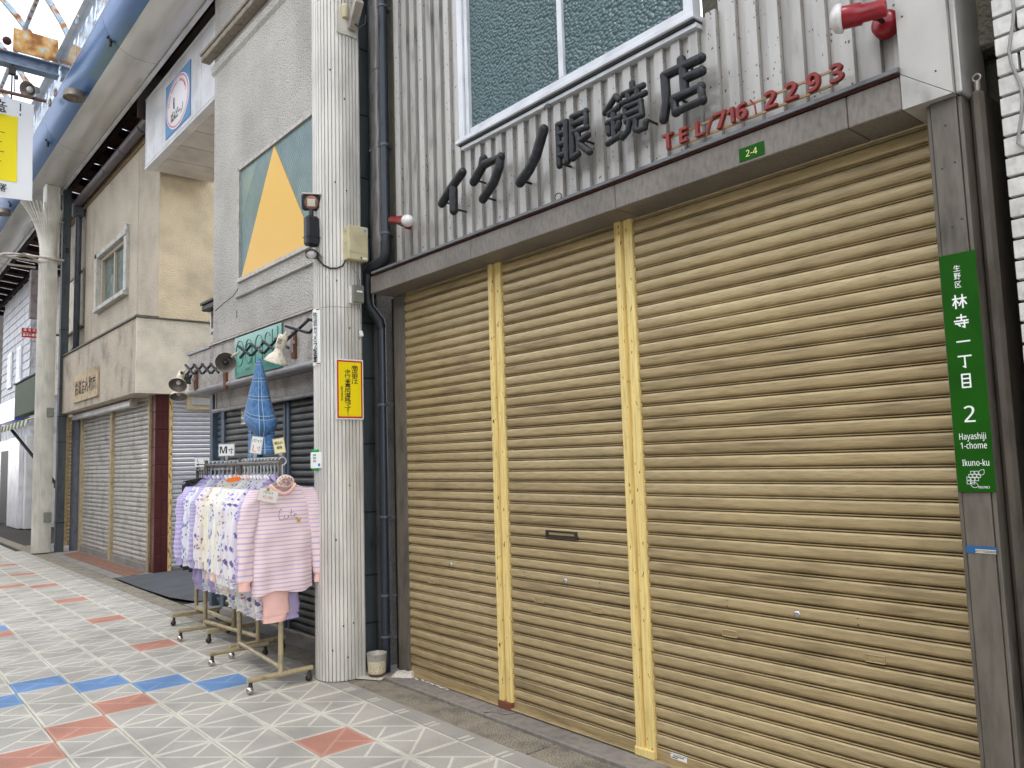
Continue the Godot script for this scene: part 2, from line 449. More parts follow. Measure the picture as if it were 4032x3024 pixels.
	M.lampgrey = mat(S(134, 126, 116), 0.45, 0.3, grime, Vector3(6, 6, 6), null, Vector3.ONE, null, 0.0, true)
	M.orange = base(S(240, 120, 40), 0.6)
	M.paper = base(S(238, 236, 228), 0.7)
	M.dirty_cloth = mat(S(206, 200, 190), 0.9, 0.0, grime, Vector3(6, 6, 6))
	M.siding = mat(S(214, 214, 220), 0.6, 0.0, grime, Vector3(0.8, 0.4, 0.8))
	M.darkglass = base(S(40, 46, 50), 0.15)
	M.olive = mat(S(74, 88, 66), 0.7, 0.0, cloud, Vector3(1, 1, 1))

# ---------------------------------------------------------------- parts many shops share
func slat_mesh(w: float, pitch := SL) -> ArrayMesh:
	var k := pitch / 0.0595
	var pr := []
	for p in [[-0.036, 0.0026], [-0.002, 0.0032], [0.0010, 0.0046], [0.0012, 0.0062], [-0.001, 0.0078], [-0.036, 0.0082], [-0.036, 0.0112], [-0.0085, 0.0118], [-0.0030, 0.0150], [0.0010, 0.0188], [0.0038, 0.0225], [0.0050, 0.0265], [0.0053, 0.036], [0.0048, 0.048], [0.0036, 0.0560], [0.0010, 0.0584], [-0.006, 0.0594], [-0.036, 0.0595]]:
		pr.append(Vector2(p[0], p[1] * k))
	var mb := MB.new()
	mb.sweep(pr.slice(0, 6), Vector3(w, 0, 0), Vector3.BACK, Vector3.UP, Vector3(-w, 0, 0))
	mb.sweep(pr.slice(5, 8), Vector3(w, 0, 0), Vector3.BACK, Vector3.UP, Vector3(-w, 0, 0))
	mb.sweep(pr.slice(7), Vector3(w, 0, 0), Vector3.BACK, Vector3.UP, Vector3(-w, 0, 0), true)
	return mb.done()

func shutter(par: Node, called: String, x0: float, x1: float, y0: float, y1: float, z: float, mats: Array, pitch := SL, turn := 0.0, label := "") -> Node3D:
	var s := Node3D.new()
	s.name = nm(par, called)
	par.add_child(s)
	s.position = Vector3(x0, y0, z)
	s.rotation.y = turn
	if label: s.set_meta("label", label)
	var mesh := slat_mesh(absf(x1 - x0), pitch)
	var n := int(ceil((y1 - y0) / pitch))
	for i in n:
		part(s, "slat", mesh, mats[rng.randi() % mats.size()], Vector3(0, i * pitch, rng.randf_range(-0.0008, 0.0008)))
	return s

# ---------------------------------------------------------------- ground
const TX0 := -4.768
const TZ0 := -1.795

func tile_tex(cb: Color, cl: Color, seedv: int) -> ImageTexture:
	var n := 320
	var im := Image.create(n, n, false, Image.FORMAT_RGB8)
	var f := FastNoiseLite.new()
	f.seed = seedv
	f.noise_type = FastNoiseLite.TYPE_SIMPLEX
	f.frequency = 0.32
	var wn := FastNoiseLite.new()
	wn.seed = seedv + 5
	wn.frequency = 0.09
	for y in n:
		for x in n:
			var u := (x + 0.5) / n
			var v := (y + 0.5) / n
			var e := wn.get_noise_2d(x, y) * 0.006
			var on := minf(minf(u, 1.0 - u), minf(v, 1.0 - v)) < 0.035 + e
			if absf(u - v) * 0.7071 < 0.026 + e: on = true
			# half strip from the middle to the (0, 1) corner
			if absf(u + v - 1.0) * 0.7071 < 0.026 + e and v > u: on = true
			var g := f.get_noise_2d(x, y)
			var g2 := f.get_noise_2d(x * 0.45 + 900.0, y * 0.45)
			var c := cl if on else cb
			var k := 1.0 + g * (0.22 if on else 0.5) + g2 * 0.16
			if g > 0.5 and on: k *= 0.6
			im.set_pixel(x, y, Color(clampf(c.r * k, 0, 1), clampf(c.g * k, 0, 1), clampf(c.b * k, 0, 1)))
	return ImageTexture.create_from_image(im)

func plain_tex(cb: Color, seedv: int) -> ImageTexture:
	var n := 256
	var im := Image.create(n, n, false, Image.FORMAT_RGB8)
	var f := FastNoiseLite.new()
	f.seed = seedv
	f.noise_type = FastNoiseLite.TYPE_SIMPLEX
	f.frequency = 0.32
	for y in n:
		for x in n:
			var k := 1.0 + f.get_noise_2d(x, y) * 0.32 + f.get_noise_2d(x * 0.4 + 500.0, y * 0.4) * 0.16
			im.set_pixel(x, y, Color(clampf(cb.r * k, 0, 1), clampf(cb.g * k, 0, 1), clampf(cb.b * k, 0, 1)))
	return ImageTexture.create_from_image(im)

func tile_mat(t: Texture2D) -> StandardMaterial3D:
	var m := base(Color.WHITE, 0.72)
	m.albedo_texture = t
	m.detail_enabled = true
	m.detail_blend_mode = BaseMaterial3D.BLEND_MODE_MUL
	m.detail_albedo = TX["cloud"]
	m.detail_uv_layer = BaseMaterial3D.DETAIL_UV_2
	m.uv2_triplanar = true
	m.uv2_world_triplanar = true
	m.uv2_scale = Vector3(0.55, 0.55, 0.55)
	return m

# which way the inlaid lines of tile (i, j) run: quarter turns of the print
func tile_turn(i: int, j: int) -> int:
	var a := posmod(i + j, 2) == 1
	if posmod(j, 2) == 0: return 0 if a else 3
	return 2 if a else 1

func tile_uv(q: int) -> Array:
	# corners in order (x0,z near) (x1,z near) (x1,z far) (x0,z far)
	# turn 0: strip from (i, J+1) to (i+1, J), half strip to (i+1, J+1)
	var uv := [Vector2(1, 0), Vector2(1, 1), Vector2(0, 1), Vector2(0, 0)]
	var r := []
	for k in 4:
		r.append(uv[(k + q) % 4])
	return r

func tile_quad(mb: MB, x: float, z: float, s: float, y: float, uv: Array, thick := 0.012):
	var b := 0.0025
	var A := Vector3(x + b, y, z - b); var B := Vector3(x + s - b, y, z - b); var C := Vector3(x + s - b, y, z - s + b); var D := Vector3(x + b, y, z - s + b)
	mb.quad(A, B, C, D, uv[0], uv[1], uv[2], uv[3])
	if thick > 0.0:
		var a2 := Vector3(x, y - b, z); var b2 := Vector3(x + s, y - b, z); var c2 := Vector3(x + s, y - b, z - s); var d2 := Vector3(x, y - b, z - s)
		var dn := Vector3(0, -thick, 0)
		var T := [A, B, C, D]
		var L := [a2, b2, c2, d2]
		for k in 4:
			var k2 := (k + 1) % 4
			mb.quad(L[k], L[k2], T[k2], T[k], uv[k], uv[k2], uv[k2], uv[k])
			mb.quad(L[k] + dn, L[k2] + dn, L[k2], L[k], uv[k], uv[k2], uv[k2], uv[k])

func ground():
	var g := MB.new()
	g.quad(Vector3(-150, -0.02, 60), Vector3(60, -0.02, 60), Vector3(60, -0.02, -60), Vector3(-150, -0.02, -60))
	struct("ground", g.done(), M.mortar)
	var pave := group_struct("pavement")
	var greys := [tile_mat(tile_tex(S(172, 168, 160), S(214, 211, 197), 5)), tile_mat(tile_tex(S(178, 173, 165), S(217, 213, 199), 9))]
	var red := tile_mat(tile_tex(S(184, 130, 112), S(206, 156, 136), 21))
	var blue := tile_mat(tile_tex(S(104, 140, 186), S(130, 166, 208), 33))
	var plain := tile_mat(plain_tex(S(164, 160, 153), 77))
	var reds := {}
	for p in [[3, 0], [-7, 0], [-12, 0], [-17, 0], [-22, 0], [-27, 0], [-32, 0], [-37, 0], [-2, -2], [-1, -3], [0, -4], [-12, -3], [-23, -1], [-24, -2], [-25, -3], [1, -5], [2, -6], [-33, -1], [8, 0], [13, 0]]: reds[Vector2i(p[0], p[1])] = 1
	for p in [[-5, -3], [-4, -2], [-3, -1], [-2, 0], [-4, -4], [-13, -3], [-5, -5], [-14, -4]]: reds[Vector2i(p[0], p[1])] = 2
	var s := 0.296
	var meshes := []
	for q in 4:
		var mb := MB.new()
		tile_quad(mb, 0.002, -0.002, s, 0.0, tile_uv(q))
		meshes.append(mb.done())
	var rest := MB.new()
	var cells := []
	for j in range(-14, 2):
		for i in range(-70, 30):
			var x := TX0 + 0.3 * i
			var z := TZ0 - 0.3 * j
			# near enough to be told apart
			var vis := z < (0.1294 * x + 0.35) and x > -23.0 and x + z < -4.6
			cells.append([i, j, x, z, vis])
	var count := 0
	for c in cells:
		var q := tile_turn(c[0], c[1])
		var kind: int = reds.get(Vector2i(c[0], c[1]), 0)
		if (c[4] and count < 290) or kind > 0:
			count += 1
			var t := part(pave, "tile", meshes[q], [greys[posmod(c[0] * 7 + c[1] * 3, 2)], red, blue][kind], Vector3(c[2], rng.randf_range(-0.0006, 0.0006), c[3]))
			t.rotation = Vector3(rng.randf_range(-0.001, 0.001), 0, rng.randf_range(-0.001, 0.001))
		else:
			tile_quad(rest, c[2] + 0.002, c[3] - 0.002, s, 0.0, tile_uv(q))
	var o := pm(pave, "far_tiles", rest, greys[0])
	o.set_meta("kind", "stuff")
	# plain border course with the cross strips running into it
	var zb := -2.397
	for i in range(-72, 30):
		var x := TX0 + 0.3 * i
		var mb := MB.new()
		mb.box(Vector3(0.15, -0.008, -0.057), Vector3(0.296, 0.016, 0.112), 0.002)
		if i > -40 and i < 13:
			part(pave, "border_tile", mb.done(), plain, Vector3(x, 0, zb))
			var ln := MB.new()
			for sx in [0.008, 0.27]:
				ln.bx(sx, sx + 0.022, 0.0001, 0.0012, -0.075, -0.004)
			pm(pave, "inlay", ln, M.inlay).position = Vector3(x, 0, zb)
	var gut := MB.new()
	for r in [[-60.0, -11.25], [-11.24, -4.6], [-4.59, -2.9], [-2.89, 20.0]]:
		gut.bx(r[0], r[1], -0.03, -0.001, -2.7, -2.515, 0.002)
	struct("gutter_strip", gut.done(), M.aggregate)
	var st := group_struct("shop_step")
	for r in [[-4.56, -3.46], [-3.457, -2.3], [-2.297, -0.82]]:
		var mb := MB.new()
		mb.bx(r[0], r[1], -0.02, 0.018, -2.95, -2.704, 0.006)
		pm(st, "step_slab", mb, M.step)
	var crack := MB.new()
	crack.tube([Vector3(-3.47, 0.0185, -2.71), Vector3(-3.44, 0.0185, -2.75), Vector3(-3.36, 0.0185, -2.77), Vector3(-3.33, 0.0185, -2.83)], 0.0018, 5)
	pm(st, "crack", crack, M.ink)
	var side := MB.new()
	side.bx(-8.4, -4.57, -0.03, 0.004, -3.1, -2.703)
	struct("shop_apron", side.done(), M.concrete)
	var ap := MB.new()
	var po := PackedVector2Array([Vector2(-11.1, 2.712), Vector2(-9.9, 2.70), Vector2(-8.9, 2.725), Vector2(-8.42, 2.84), Vector2(-8.38, 3.0), Vector2(-8.2, 5.6), Vector2(-11.2, 5.6)])
	ap.extrude(po, Vector3(0, 0.012, 0), Vector3(1, 0, 0), Vector3(0, 0, -1), Vector3(0, 0.004, 0))
	struct("asphalt_patch", ap.done(), M.asphalt)
	var br := group_struct("brick_pavement")
	var under := MB.new()
	under.bx(-17.5, -11.2, -0.03, 0.003, -3.3, -2.703)
	pm(br, "bed", under, M.concrete)
	for k in 26:
		var x := -15.3 + 0.15 * k
		var mb := MB.new()
		var pl := PackedVector2Array([Vector2(0, 0), Vector2(0.132, 0), Vector2(-0.14, 0.3), Vector2(-0.272, 0.3)])
		mb.extrude(pl, Vector3.ZERO, Vector3(1, 0, 0), Vector3(0, 0, -1), Vector3(0, 0.009, 0))
		part(br, "brick", mb.done(), M.brick_pave, Vector3(x + 0.3, 0, -2.86))

# ---------------------------------------------------------------- the shop with the gold shutters
func screw(par: Node, at: Vector3, r := 0.005, d := Vector3(0, 0, 0.002)):
	var mb := MB.new()
	mb.tube([at, at + d], r, 8)
	pm(par, "screw", mb, M.darkmetal)

func gold_shop():
	var b := thing("shop_building", "silver ribbed shop front over three wide gold roller shutters", "building")
	var golds := [M.gold, M.gold2, M.gold, M.gold3]
	var Z := -2.858
	var spans := [[-4.405, -3.475, "narrow left gold roller shutter"], [-3.40, -2.478, "middle gold roller shutter with mail slot"], [-2.41, -0.975, "widest gold roller shutter at the right"]]
	var n := 0
	for sp in spans:
		var s := shutter(b, "roller_shutter", sp[0], sp[1], 0.072, 2.53, Z, golds, SL, 0.0, sp[2])
		var bar := MB.new()
		var y0: float = [0.028, 0.03, 0.022][n]
		var L: float = sp[1] - sp[0]
		bar.bx(0.0, L, y0 - 0.072, -0.0005, -0.02, 0.004, 0.003)
		bar.bx(0.0, L, y0 - 0.078, y0 - 0.070, -0.02, 0.03, 0.002)
		pm(s, "bottom_bar", bar, M.gold2)
		# lock, finger pulls, rivets
		var lk := MB.new()
		var lx: float = [0.466, 0.461, 0.76][n]
		lk.lathe([Vector2(0, 0.012), Vector2(0.011, 0.012), Vector2(0.014, 0.008), Vector2(0.014, 0)], Transform3D(Basis(Vector3.RIGHT, PI / 2), Vector3(lx, 0.759 - 0.072, 0.0)), 16)
		lk.bx(lx - 0.001, lx + 0.001, 0.687 - 0.005, 0.687 + 0.005, 0.0118, 0.0128)
		pm(s, "lock", lk, M.steel)
		for hx in [[0.252, 0.676], [0.255, 0.673], [0.446, 1.054]][n]:
			var h := MB.new()
			var yy := 0.638 - 0.072
			for e in [[-0.036, 0.036, 0.011, 0.014], [-0.036, 0.036, -0.014, -0.011]]:
				h.bx(hx + e[0], hx + e[1], yy + e[2], yy + e[3], 0.0, 0.0085, 0.001)
			for e in [-0.036, 0.033]:
				h.bx(hx + e, hx + e + 0.003, yy - 0.011, yy + 0.011, 0.0, 0.0085, 0.001)
			pm(s, "finger_pull", h, M.gold3)
		var rv := MB.new()
		for dx in [-0.32, -0.045, 0.045, 0.24]:
			for dy in [[0.0] if absf(dx) < 0.1 else [-0.011, 0.011]][0]:
				rv.tube([Vector3(lx + dx, 0.689 + dy, 0.001), Vector3(lx + dx, 0.689 + dy, 0.0055)], 0.004, 6)
		pm(s, "rivet_row", rv, M.darkmetal)
		n += 1
	# mail slot
	var ms := MB.new()
	for e in [[-3.075, -2.84, 1.003, 1.012], [-3.075, -2.84, 0.972, 0.981]]:
		ms.bx(e[0], e[1], e[2], e[3], -2.862, -2.846, 0.002)
	for e in [[-3.075, -3.055], [-2.86, -2.84]]:
		ms.bx(e[0], e[1], 0.981, 1.003, -2.862, -2.846, 0.002)
	var slot := pm(b, "mail_slot", ms, M.darkmetal)
	var fl := MB.new()
	fl.bx(-3.055, -2.86, 0.981, 1.003, -2.868, -2.8535)
	pm(slot, "flap", fl, mat(S(70, 40, 28), 0.4, 0.2))
	# cream mullions
	for mx in [[-3.482, -3.392, 2.528], [-2.49, -2.40, 2.53]]:
		var mb := MB.new()
		var w: float = mx[1] - mx[0]
		var pr := PackedVector2Array([Vector2(-0.006, 0), Vector2(w + 0.012, 0), Vector2(w + 0.012, 0.062), Vector2(w + 0.004, 0.066), Vector2(w * 0.62, 0.066), Vector2(w * 0.58, 0.052), Vector2(w * 0.5, 0.048), Vector2(w * 0.45, 0.054), Vector2(w * 0.41, 0.074), Vector2(w * 0.02, 0.074), Vector2(-0.006, 0.066)])
		mb.extrude(pr, Vector3(mx[0], 0.06, -2.905), Vector3.RIGHT, Vector3.BACK, Vector3(0, mx[2] - 0.06, 0))
		var mu := pm(b, "mullion", mb, M.cream)
		var ft := MB.new()
		ft.bx(mx[0] - 0.008, mx[1] + 0.013, 0.019, 0.0595, -2.9, -2.826, 0.004)
		pm(mu, "foot", ft, mat(S(120, 70, 48), 0.8, 0.0) if mx[0] < -3 else M.cream)
	# door posts and the wall behind
	var jl := MB.new()
	jl.bx(-4.55, -4.407, 0.018, 2.529, -2.95, -2.852, 0.003)
	pm(b, "left_jamb", jl, M.jamb)
	var jl2 := MB.new()
	jl2.bx(-4.605, -4.552, 0.018, 2.529, -2.95, -2.872, 0.003)
	pm(b, "jamb_return", jl2, M.darkmetal)
	var jr := MB.new()
	jr.bx(-0.967, -0.888, 0.018, 2.527, -2.95, -2.702, 0.002)
	jr.bx(-0.984, -0.969, 0.018, 2.527, -2.9, -2.712, 0.003)
	jr.bx(-0.887, -0.874, 0.018, 2.527, -2.9, -2.708, 0.003)
	var rj := pm(b, "right_jamb", jr, M.jamb)
	for q in [[-0.925, 2.44], [-0.906, 2.31], [-0.945, 2.3], [-0.9, 2.12], [-0.93, 2.1]]:
		screw(rj, Vector3(q[0], q[1], -2.702), 0.003)
	var jr2 := MB.new()
	jr2.bx(-0.868, -0.826, 0.0, 2.55, -2.93, -2.76, 0.012)
	pm(b, "right_corner_post", jr2, M.jamb)
	# fascia panels with soffit
	var fx := [-4.545, -3.433, -2.335, -1.231, -1.042]
	for k in 4:
		var mb := MB.new()
		mb.bx(fx[k] + 0.001, fx[k + 1] - 0.001, 2.53, 2.648, -2.872, -2.672, 0.004)
		pm(b, "fascia_panel", mb, M.fascia)
	# mitred corner and upright trim at the right
	var cm := MB.new()
	cm.extrude(PackedVector2Array([Vector2(-1.041, 2.528), Vector2(-0.885, 2.528), Vector2(-1.041, 2.652)]), Vector3(0, 0, -2.87), Vector3.RIGHT, Vector3.UP, Vector3(0, 0, 0.199))
	pm(b, "fascia_panel", cm, M.trim)
	var cv := MB.new()
	cv.extrude(PackedVector2Array([Vector2(-0.884, 2.53), Vector2(-0.884, 5.6), Vector2(-1.04, 5.6), Vector2(-1.04, 2.654)]), Vector3(0, 0, -2.87), Vector3.RIGHT, Vector3.UP, Vector3(0, 0, 0.197))
	var ct := pm(b, "corner_trim", cv, M.trim)
	var cs := MB.new()
	cs.bx(-0.883, -0.864, 2.531, 5.6, -2.93, -2.69, 0.004)
	pm(b, "corner_side", cs, M.trim)
	for q in [[-1.02, 2.85], [-0.93, 2.62], [-1.0, 3.1]]:
		screw(ct, Vector3(q[0], q[1], -2.673), 0.003)
	# drip flashing
	var dp := MB.new()
	dp.extrude(PackedVector2Array([Vector2(-2.76, 2.70), Vector2(-2.76, 2.658), Vector2(-2.652, 2.6575), Vector2(-2.652, 2.672)]), Vector3(-4.5, 0, 0), Vector3(0, 0, 1), Vector3(0, 1, 0), Vector3(3.46, 0, 0))
	var dr := pm(b, "drip_flashing", dp, M.drip)
	var ds := MB.new()
	ds.bx(-4.5, -1.043, 2.6495, 2.6570, -2.72, -2.664)
	pm(dr, "rusty_edge", ds, M.drip_rust)
	# ribbed cladding, one strip per rib; the window is cut out of it
	var clad := Node3D.new()
	clad.name = nm(b, "cladding")
	b.add_child(clad)
	var pitch := 0.0957
	var prof := [Vector2(0, -0.022), Vector2(0.036, -0.022), Vector2(0.045, 0.0), Vector2(0.0935, 0.0), Vector2(0.0942, -0.0015), Vector2(0.0942, -0.034), Vector2(0.0957, -0.034)]
	var mfull := MB.new()
	mfull.sweep(prof, Vector3.ZERO, Vector3.RIGHT, Vector3.BACK, Vector3(0, 2.9, 0))
	var full := mfull.done()
	var mlow := MB.new()
	mlow.sweep(prof, Vector3.ZERO, Vector3.RIGHT, Vector3.BACK, Vector3(0, 0.6, 0))
	var low := mlow.done()
	var mup := MB.new()
	mup.sweep(prof, Vector3.ZERO, Vector3.RIGHT, Vector3.BACK, Vector3(0, 0.9, 0))
	var upm := mup.done()
	for k in 35:
		var x := -4.39 + pitch * k
		var mm = M.clad if rng.randf() < 0.75 else M.clad2
		if x + pitch > -3.6 and x < -1.9:
			part(clad, "cladding_strip", low, mm, Vector3(x, 2.69, -2.765))
			part(clad, "cladding_strip", upm, mm, Vector3(x, 4.69, -2.765))
		else:
			part(clad, "cladding_strip", full, mm, Vector3(x, 2.69, -2.765))
	var back := MB.new()
	back.bx(-4.6, -0.9, 2.6, 3.27, -3.1, -2.802)
	back.bx(-4.6, -3.605, 3.27, 5.6, -3.1, -2.802)
	back.bx(-1.895, -0.9, 3.27, 5.6, -3.1, -2.802)
	back.bx(-3.605, -1.895, 4.7, 5.6, -3.1, -2.802)
	back.bx(-4.6, -0.9, 0.0, 2.6, -3.3, -2.96)
	back.bx(-4.6, -0.9, 5.6, 6.4, -3.1, -2.8)
	pm(b, "wall", back, M.darkwall)
	# window
	var wf := MB.new()
	wf.bx(-3.60, -3.552, 3.30, 4.69, -2.80, -2.735, 0.004)
	wf.bx(-3.55, -3.518, 3.30, 4.69, -2.80, -2.75, 0.003)
	wf.bx(-1.95, -1.90, 3.30, 4.69, -2.80, -2.735, 0.004)
	wf.bx(-3.6, -1.9, 4.64, 4.69, -2.80, -2.735, 0.004)
	var win := pm(b, "window", wf, M.white_frame)
	var sill := MB.new()
	sill.bx(-3.615, -1.885, 3.272, 3.299, -2.80, -2.715, 0.004)
	sill.bx(-3.51, -1.955, 3.301, 3.352, -2.80, -2.752, 0.003)
	sill.bx(-3.59, -1.89, 3.240, 3.262, -2.80, -2.742, 0.002)
	pm(win, "sill", sill, M.white_frame)
	var gapm := MB.new()
	gapm.bx(-3.6, -1.89, 3.2625, 3.2715, -2.80, -2.73)
	pm(win, "sill_gap", gapm, M.black)
	var mull := MB.new()
	mull.bx(-2.758, -2.722, 3.353, 4.64, -2.80, -2.755, 0.003)
	pm(win, "mullion", mull, M.white_frame)
	for gx in [[-3.518, -2.759], [-2.721, -1.951]]:
		var p := MB.new()
		p.bx(gx[0], gx[1], 3.353, 4.64, -2.785, -2.775)
		pm(win, "pane", p, M.hammered)
	# little hooks
	for hp in [[-2.815, 3.215], [-2.76, 2.72]]:
		var hk := MB.new()
		var pts := []
		for a in 9:
			var t := -0.6 + a * 0.62
			pts.append(Vector3(hp[0] + 0.018 * cos(t), hp[1] + 0.018 * sin(t), -2.735 + 0.003 * a))
		hk.tube(pts, 0.0028, 6)
		pm(b, "hook", hk, M.darkmetal)

	# raised black letters
	var sg := thing("shop_name_sign", "raised black Japanese shop-name letters along the ribbed cladding above the shutters", "sign")
	var LT := [
		[[[-3.503, 3.066], [-3.624, 2.998], [-3.714, 2.934]], [[-3.594, 2.99], [-3.596, 2.858]]],
		[[[-3.304, 3.082], [-3.318, 3.04], [-3.4, 2.976]], [[-3.294, 3.048], [-3.154, 3.045], [-3.17, 2.99], [-3.22, 2.92], [-3.32, 2.853]]],
		[[[-2.806, 3.08], [-2.87, 2.96], [-2.93, 2.9], [-3.003, 2.855]]],
		[[[-2.699, 3.064], [-2.7, 2.854]], [[-2.642, 3.062], [-2.643, 2.857]], [[-2.699, 3.064], [-2.642, 3.062]], [[-2.701, 3.014], [-2.644, 3.012]], [[-2.699, 2.958], [-2.644, 2.958]], [[-2.699, 2.902], [-2.642, 2.902]], [[-2.599, 3.069], [-2.605, 2.862]], [[-2.599, 3.069], [-2.504, 3.066], [-2.504, 2.985], [-2.599, 2.988]], [[-2.598, 3.029], [-2.506, 3.026]], [[-2.605, 2.862], [-2.568, 2.872]], [[-2.567, 2.977], [-2.548, 2.912], [-2.489, 2.856]], [[-2.497, 2.944], [-2.547, 2.928]]],
		[[[-2.311, 3.067], [-2.381, 3.012]], [[-2.311, 3.067], [-2.29, 3.043]], [[-2.356, 2.996], [-2.299, 3.008]], [[-2.33, 2.997], [-2.329, 2.872]], [[-2.369, 2.957], [-2.287, 2.96]], [[-2.363, 2.932], [-2.361, 2.904]], [[-2.297, 2.934], [-2.308, 2.912]], [[-2.371, 2.858], [-2.285, 2.874]], [[-2.209, 3.09], [-2.208, 3.069]], [[-2.264, 3.057], [-2.146, 3.055]], [[-2.236, 3.05], [-2.232, 3.026]], [[-2.177, 3.048], [-2.181, 3.026]], [[-2.277, 3.018], [-2.138, 3.016]], [[-2.257, 2.99], [-2.254, 2.927]], [[-2.257, 2.99], [-2.163, 2.988], [-2.16, 2.922]], [[-2.256, 2.956], [-2.162, 2.954]], [[-2.254, 2.924], [-2.16, 2.922]], [[-2.233, 2.922], [-2.246, 2.877], [-2.279, 2.858]], [[-2.198, 2.921], [-2.202, 2.868], [-2.184, 2.858], [-2.148, 2.858], [-2.142, 2.882]]],
		[[[-1.932, 3.084], [-1.931, 3.054]], [[-2.026, 3.05], [-1.931, 3.051], [-1.831, 3.051]], [[-2.023, 3.049], [-2.021, 2.925], [-2.041, 2.858]], [[-1.925, 3.051], [-1.923, 2.93]], [[-1.922, 2.995], [-1.832, 2.994]], [[-1.982, 2.927], [-1.84, 2.927], [-1.836, 2.868], [-1.974, 2.866], [-1.982, 2.927]]]]
	var rad := [0.026, 0.026, 0.027, 0.0175, 0.0155, 0.022]
	for k in LT.size():
		var mb := MB.new()
		var q := 0
		for s in LT[k]:
			var pts := []
			for p in s:
				pts.append(Vector3(p[0], p[1], -2.682 + 0.0004 * (q % 3)))
			mb.tube(pts, rad[k], 10, true, 1)
			for p in pts:
				mb.ball(p, rad[k] * 0.995, 10)
			q += 1
		pm(sg, "character", mb, M.letter)
		var pins := MB.new()
		for s in [LT[k][0], LT[k][-1]]:
			pins.tube([Vector3(s[-1][0] + 0.004, s[-1][1] + 0.012, -2.69), Vector3(s[-1][0] + 0.0, s[-1][1] + 0.012, -2.775)], 0.006, 6)
		pm(sg, "mounting_pin", pins, M.darkmetal)

	# phone number
	var ph := thing("phone_number_sign", "red raised telephone number on two thin rails below the black shop-name letters", "sign")
	var rails := MB.new()
	rails.bx(-2.045, -1.29, 2.776, 2.785, -2.712, -2.706)
	rails.bx(-2.045, -1.27, 2.722, 2.731, -2.712, -2.706)
	pm(ph, "rail", rails, M.rail_wood)
	var lab := [["T", -2.033, 0.068], ["E", -1.950, 0.062], ["L", -1.868, 0.064], ["7", -1.762, 0.068], ["1", -1.71, 0.062], ["6", -1.664, 0.064], ["2", -1.536, 0.068], ["2", -1.448, 0.068], ["9", -1.358, 0.068], ["3", -1.267, 0.066]]
	for l in lab:
		text(ph, "character", l[0], l[2], Vector3(l[1], 2.757, -2.696), M.red_sign, true, 0.018, Basis(), 1.15)
	for l in [[-1.832, 2.726, -1.816, 2.765, -1.793, 2.79], [-1.602, 2.726, -1.606, 2.765, -1.624, 2.792]]:
		var mb := MB.new()
		mb.tube([Vector3(l[0], l[1], -2.697), Vector3(l[2], l[3], -2.697), Vector3(l[4], l[5], -2.697)], 0.0075 if l[0] < -1.7 else 0.004, 8)
		pm(ph, "character", mb, M.red_sign)

	# small green plate on the fascia
	var pl := thing("house_number_plate", "small green plate reading 2-4 on the grey fascia", "sign", Vector3(-1.6165, 2.5695, -2.6705))
	var pb := MB.new()
	pb.box(Vector3.ZERO, Vector3(0.112, 0.055, 0.002), 0.0006)
	pm(pl, "plate", pb, M.green)
	text(pl, "lettering", "2-4", 0.026, Vector3(0, -0.001, 0.0015), base(S(226, 228, 150), 0.5))

	address_sign()
	red_lamps()
	# sticker on the last slat
	var stk := thing("shutter_sticker", "small white printed sticker at the foot of the widest gold shutter", "sticker", Vector3(-2.264, 0.06, -2.853))
	var s1 := MB.new()
	s1.box(Vector3.ZERO, Vector3(0.088, 0.026, 0.001))
	pm(stk, "label", s1, M.paper)
	var s2 := MB.new()
	for r in [[-0.041, -0.033, 0.007, 0.010], [0.032, 0.041, 0.007, 0.010], [-0.04, -0.006, -0.009, -0.005]]:
		s2.bx(r[0], r[1], r[2], r[3], 0.0004, 0.0009)
	for k in 12:
		s2.bx(-0.028 + k * 0.005, -0.025 + k * 0.005, 0.006, 0.009, 0.0004, 0.0009)
		s2.bx(-0.030 + k * 0.005, -0.0265 + k * 0.005, -0.002, 0.003, 0.0004, 0.0009)
	pm(stk, "print", s2, base(S(30, 30, 80), 0.6))
	var bt := thing("blue_number_tag", "thin torn blue and white number strip on the right post below the green sign", "sticker", Vector3(-0.925, 1.07, -2.7005))
	var b1 := MB.new()
	b1.box(Vector3.ZERO, Vector3(0.086, 0.022, 0.001))
	pm(bt, "strip", b1, base(S(30, 92, 150), 0.5))
	var b2 := MB.new()
	b2.box(Vector3(0.012, -0.004, 0.001), Vector3(0.058, 0.012, 0.0008))
	pm(bt, "label", b2, base(S(206, 200, 180), 0.6))
	text(bt, "lettering", "02711020400", 0.007, Vector3(0.012, -0.004, 0.0018), M.ink)

